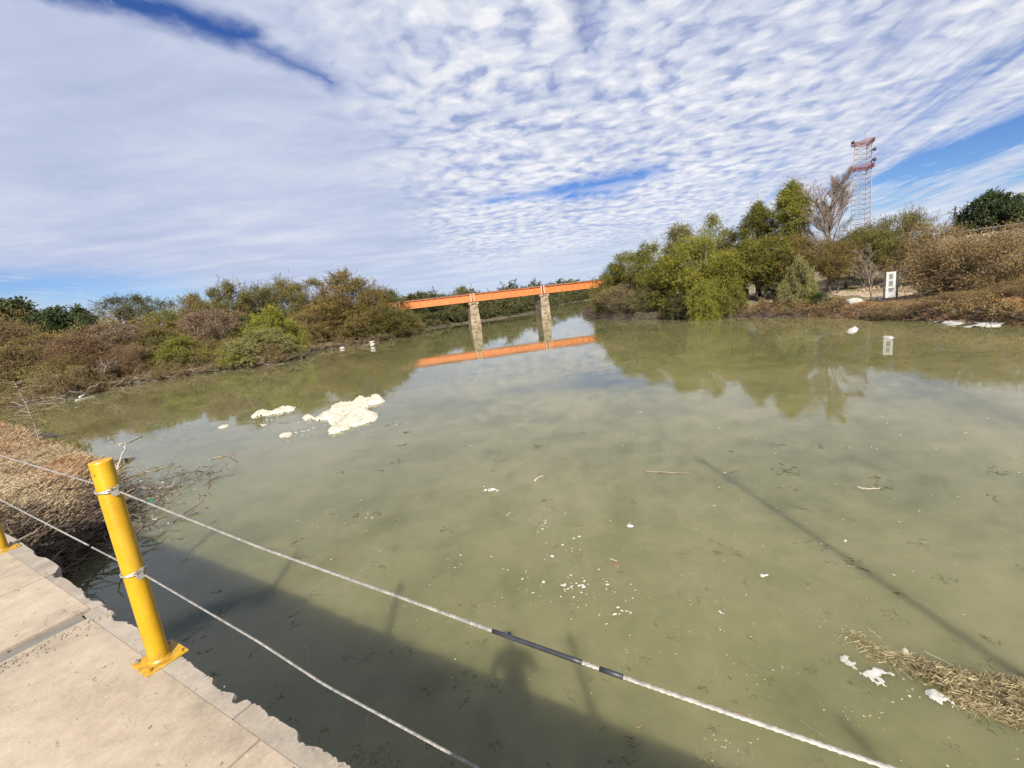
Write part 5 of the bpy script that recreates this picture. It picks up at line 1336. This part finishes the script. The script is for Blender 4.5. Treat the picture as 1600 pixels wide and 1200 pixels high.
    for i in range(0, K, 2): mb = MB(); q = c[i] - o; mb.box(q[0] - .06, q[0] + .06, q[1] - .06, q[1] + .06, q[2] - .8, q[2] - .1); mb.build('post', M['whitewash'], t)
M['path'] = m_speckle('dusty_path', [(.20, .145, .10), (.28, .21, .15), (.36, .28, .205)], .6, 8, .95, .5, .03)
park()

def tower():
    tp = at_y(1351, 223, 118); b = tp[:2]; g = gz(*b); H = tp[2] - g
    t = thing('lattice_tower', 'tall red and white lattice mast with two red platforms above the trees', 'tower', (b[0], b[1], g), .35)
    def corner(k, z): r_ = 2.5 - .5 * z / H; a = k * 2.094 + .3; return np.array([r_ * math.cos(a), r_ * math.sin(a), z])
    n = 26
    for k in range(3): mb = MB(); mb.tube([corner(k, 0), corner(k, H)], .11, 6); mb.build('leg', M['tower_white'], t)
    mw = MB(); 
    for i in range(n):
        z0, z1 = H * i / n, H * (i + 1) / n
        for k in range(3):
            a, b_ = corner(k, z0), corner((k + 1) % 3, z0); mw.tube([a, b_], .05, 4, False); mw.tube([a, corner((k + 1) % 3, z1)], .035, 4, False)
            # small antennas and ladder rungs on the legs
            if i % 2: c_ = corner(k, z0); mw.tube([c_, c_ + np.array([.5, 0, .1])], .05, 4, False)
    mw.build('bracing', M['tower_white'], t)['kind'] = 'stuff'
    for zz in (H - .4, H - 6.2):
        P = [corner(k, zz) * np.array([1.35, 1.35, 1]) for k in range(3)]; mb = MB()
        for k in range(3):
            a, b_ = P[k], P[(k + 1) % 3]
            for dz in (0, .35, .7): mb.tube([a + [0, 0, dz], b_ + [0, 0, dz]], .085, 5)
            for q in np.linspace(0, 1, 7): c_ = a + (b_ - a) * q; mb.tube([c_, c_ + [0, 0, .9]], .08, 4)
            mb.tube([corner(k, zz), P[k]], .12, 5)
        mb.build('platform', M['red_paint'], t)
    for k, (z, s) in enumerate([(H - 2.3, .45), (H - 4.6, .5), (H + .6, .4)]):
        c_ = corner(2 if k < 2 else 1, z) * np.array([1.25, 1.25, 1]); mb = MB(); mb.tube([c_ + [0, -.3, 0], c_ + [0, -.15, 0], c_ + [0, .25, 0]], [s, s * .95, s * .4], 14); mb.build('dish', M['dark_metal'], t, True)
    mb = MB(); mb.tube([(0, 0, H), (0, 0, H + 2.5)], .06, 5); mb.build('lightning_rod', M['tower_white'], t)
tower()
def utility_pole():
    tp = at_y(1493, 322, 96); g = gz(tp[0], tp[1]); t = thing('utility_pole', 'thin dark utility pole with a crossarm on the hill left of the dark tree', 'utility pole', (tp[0], tp[1], g), .6)
    H = tp[2] - g; mb = MB(); mb.tube([(0, 0, 0), (0, 0, H)], [.17, .12], 8); mb.build('pole', M['dark_metal'], t)
    mb = MB(); mb.box(-1.1, 1.1, -.07, .07, H - .7, H - .55); mb.build('crossarm', M['dark_metal'], t)
    for x in (-1, 0, 1): mb = MB(); mb.tube([(x, 0, H - .55), (x, 0, H - .3)], .07, 6); mb.build('insulator', M['whitewash'], t)
    for j, (dz, lb) in enumerate(((0, 'upper thin black power line running left from the utility pole'), (-1.6, 'lower thin black power line running left from the utility pole'))):
        a = np.array([tp[0], tp[1], tp[2] - .3 + dz]); b = at_y(1380, 388 + j * 8, 125); c = at_y(1720, 285 + j * 8, 75)
        s = np.linspace(0, 1, 14)[:, None]; p1 = b + (a - b) * s; p1[:, 2] -= 2.2 * (s * (1 - s))[:, 0] * 1.0; p2 = a + (c - a) * s; p2[:, 2] -= 2.2 * (s * (1 - s))[:, 0]
        mb = MB(); mb.tube(np.vstack([p1, p2[1:]]), .035, 4); tag(mb.build('power_line', M['wire']), lb, 'power line', 'power lines')
utility_pole()
print('TREES', TREES)
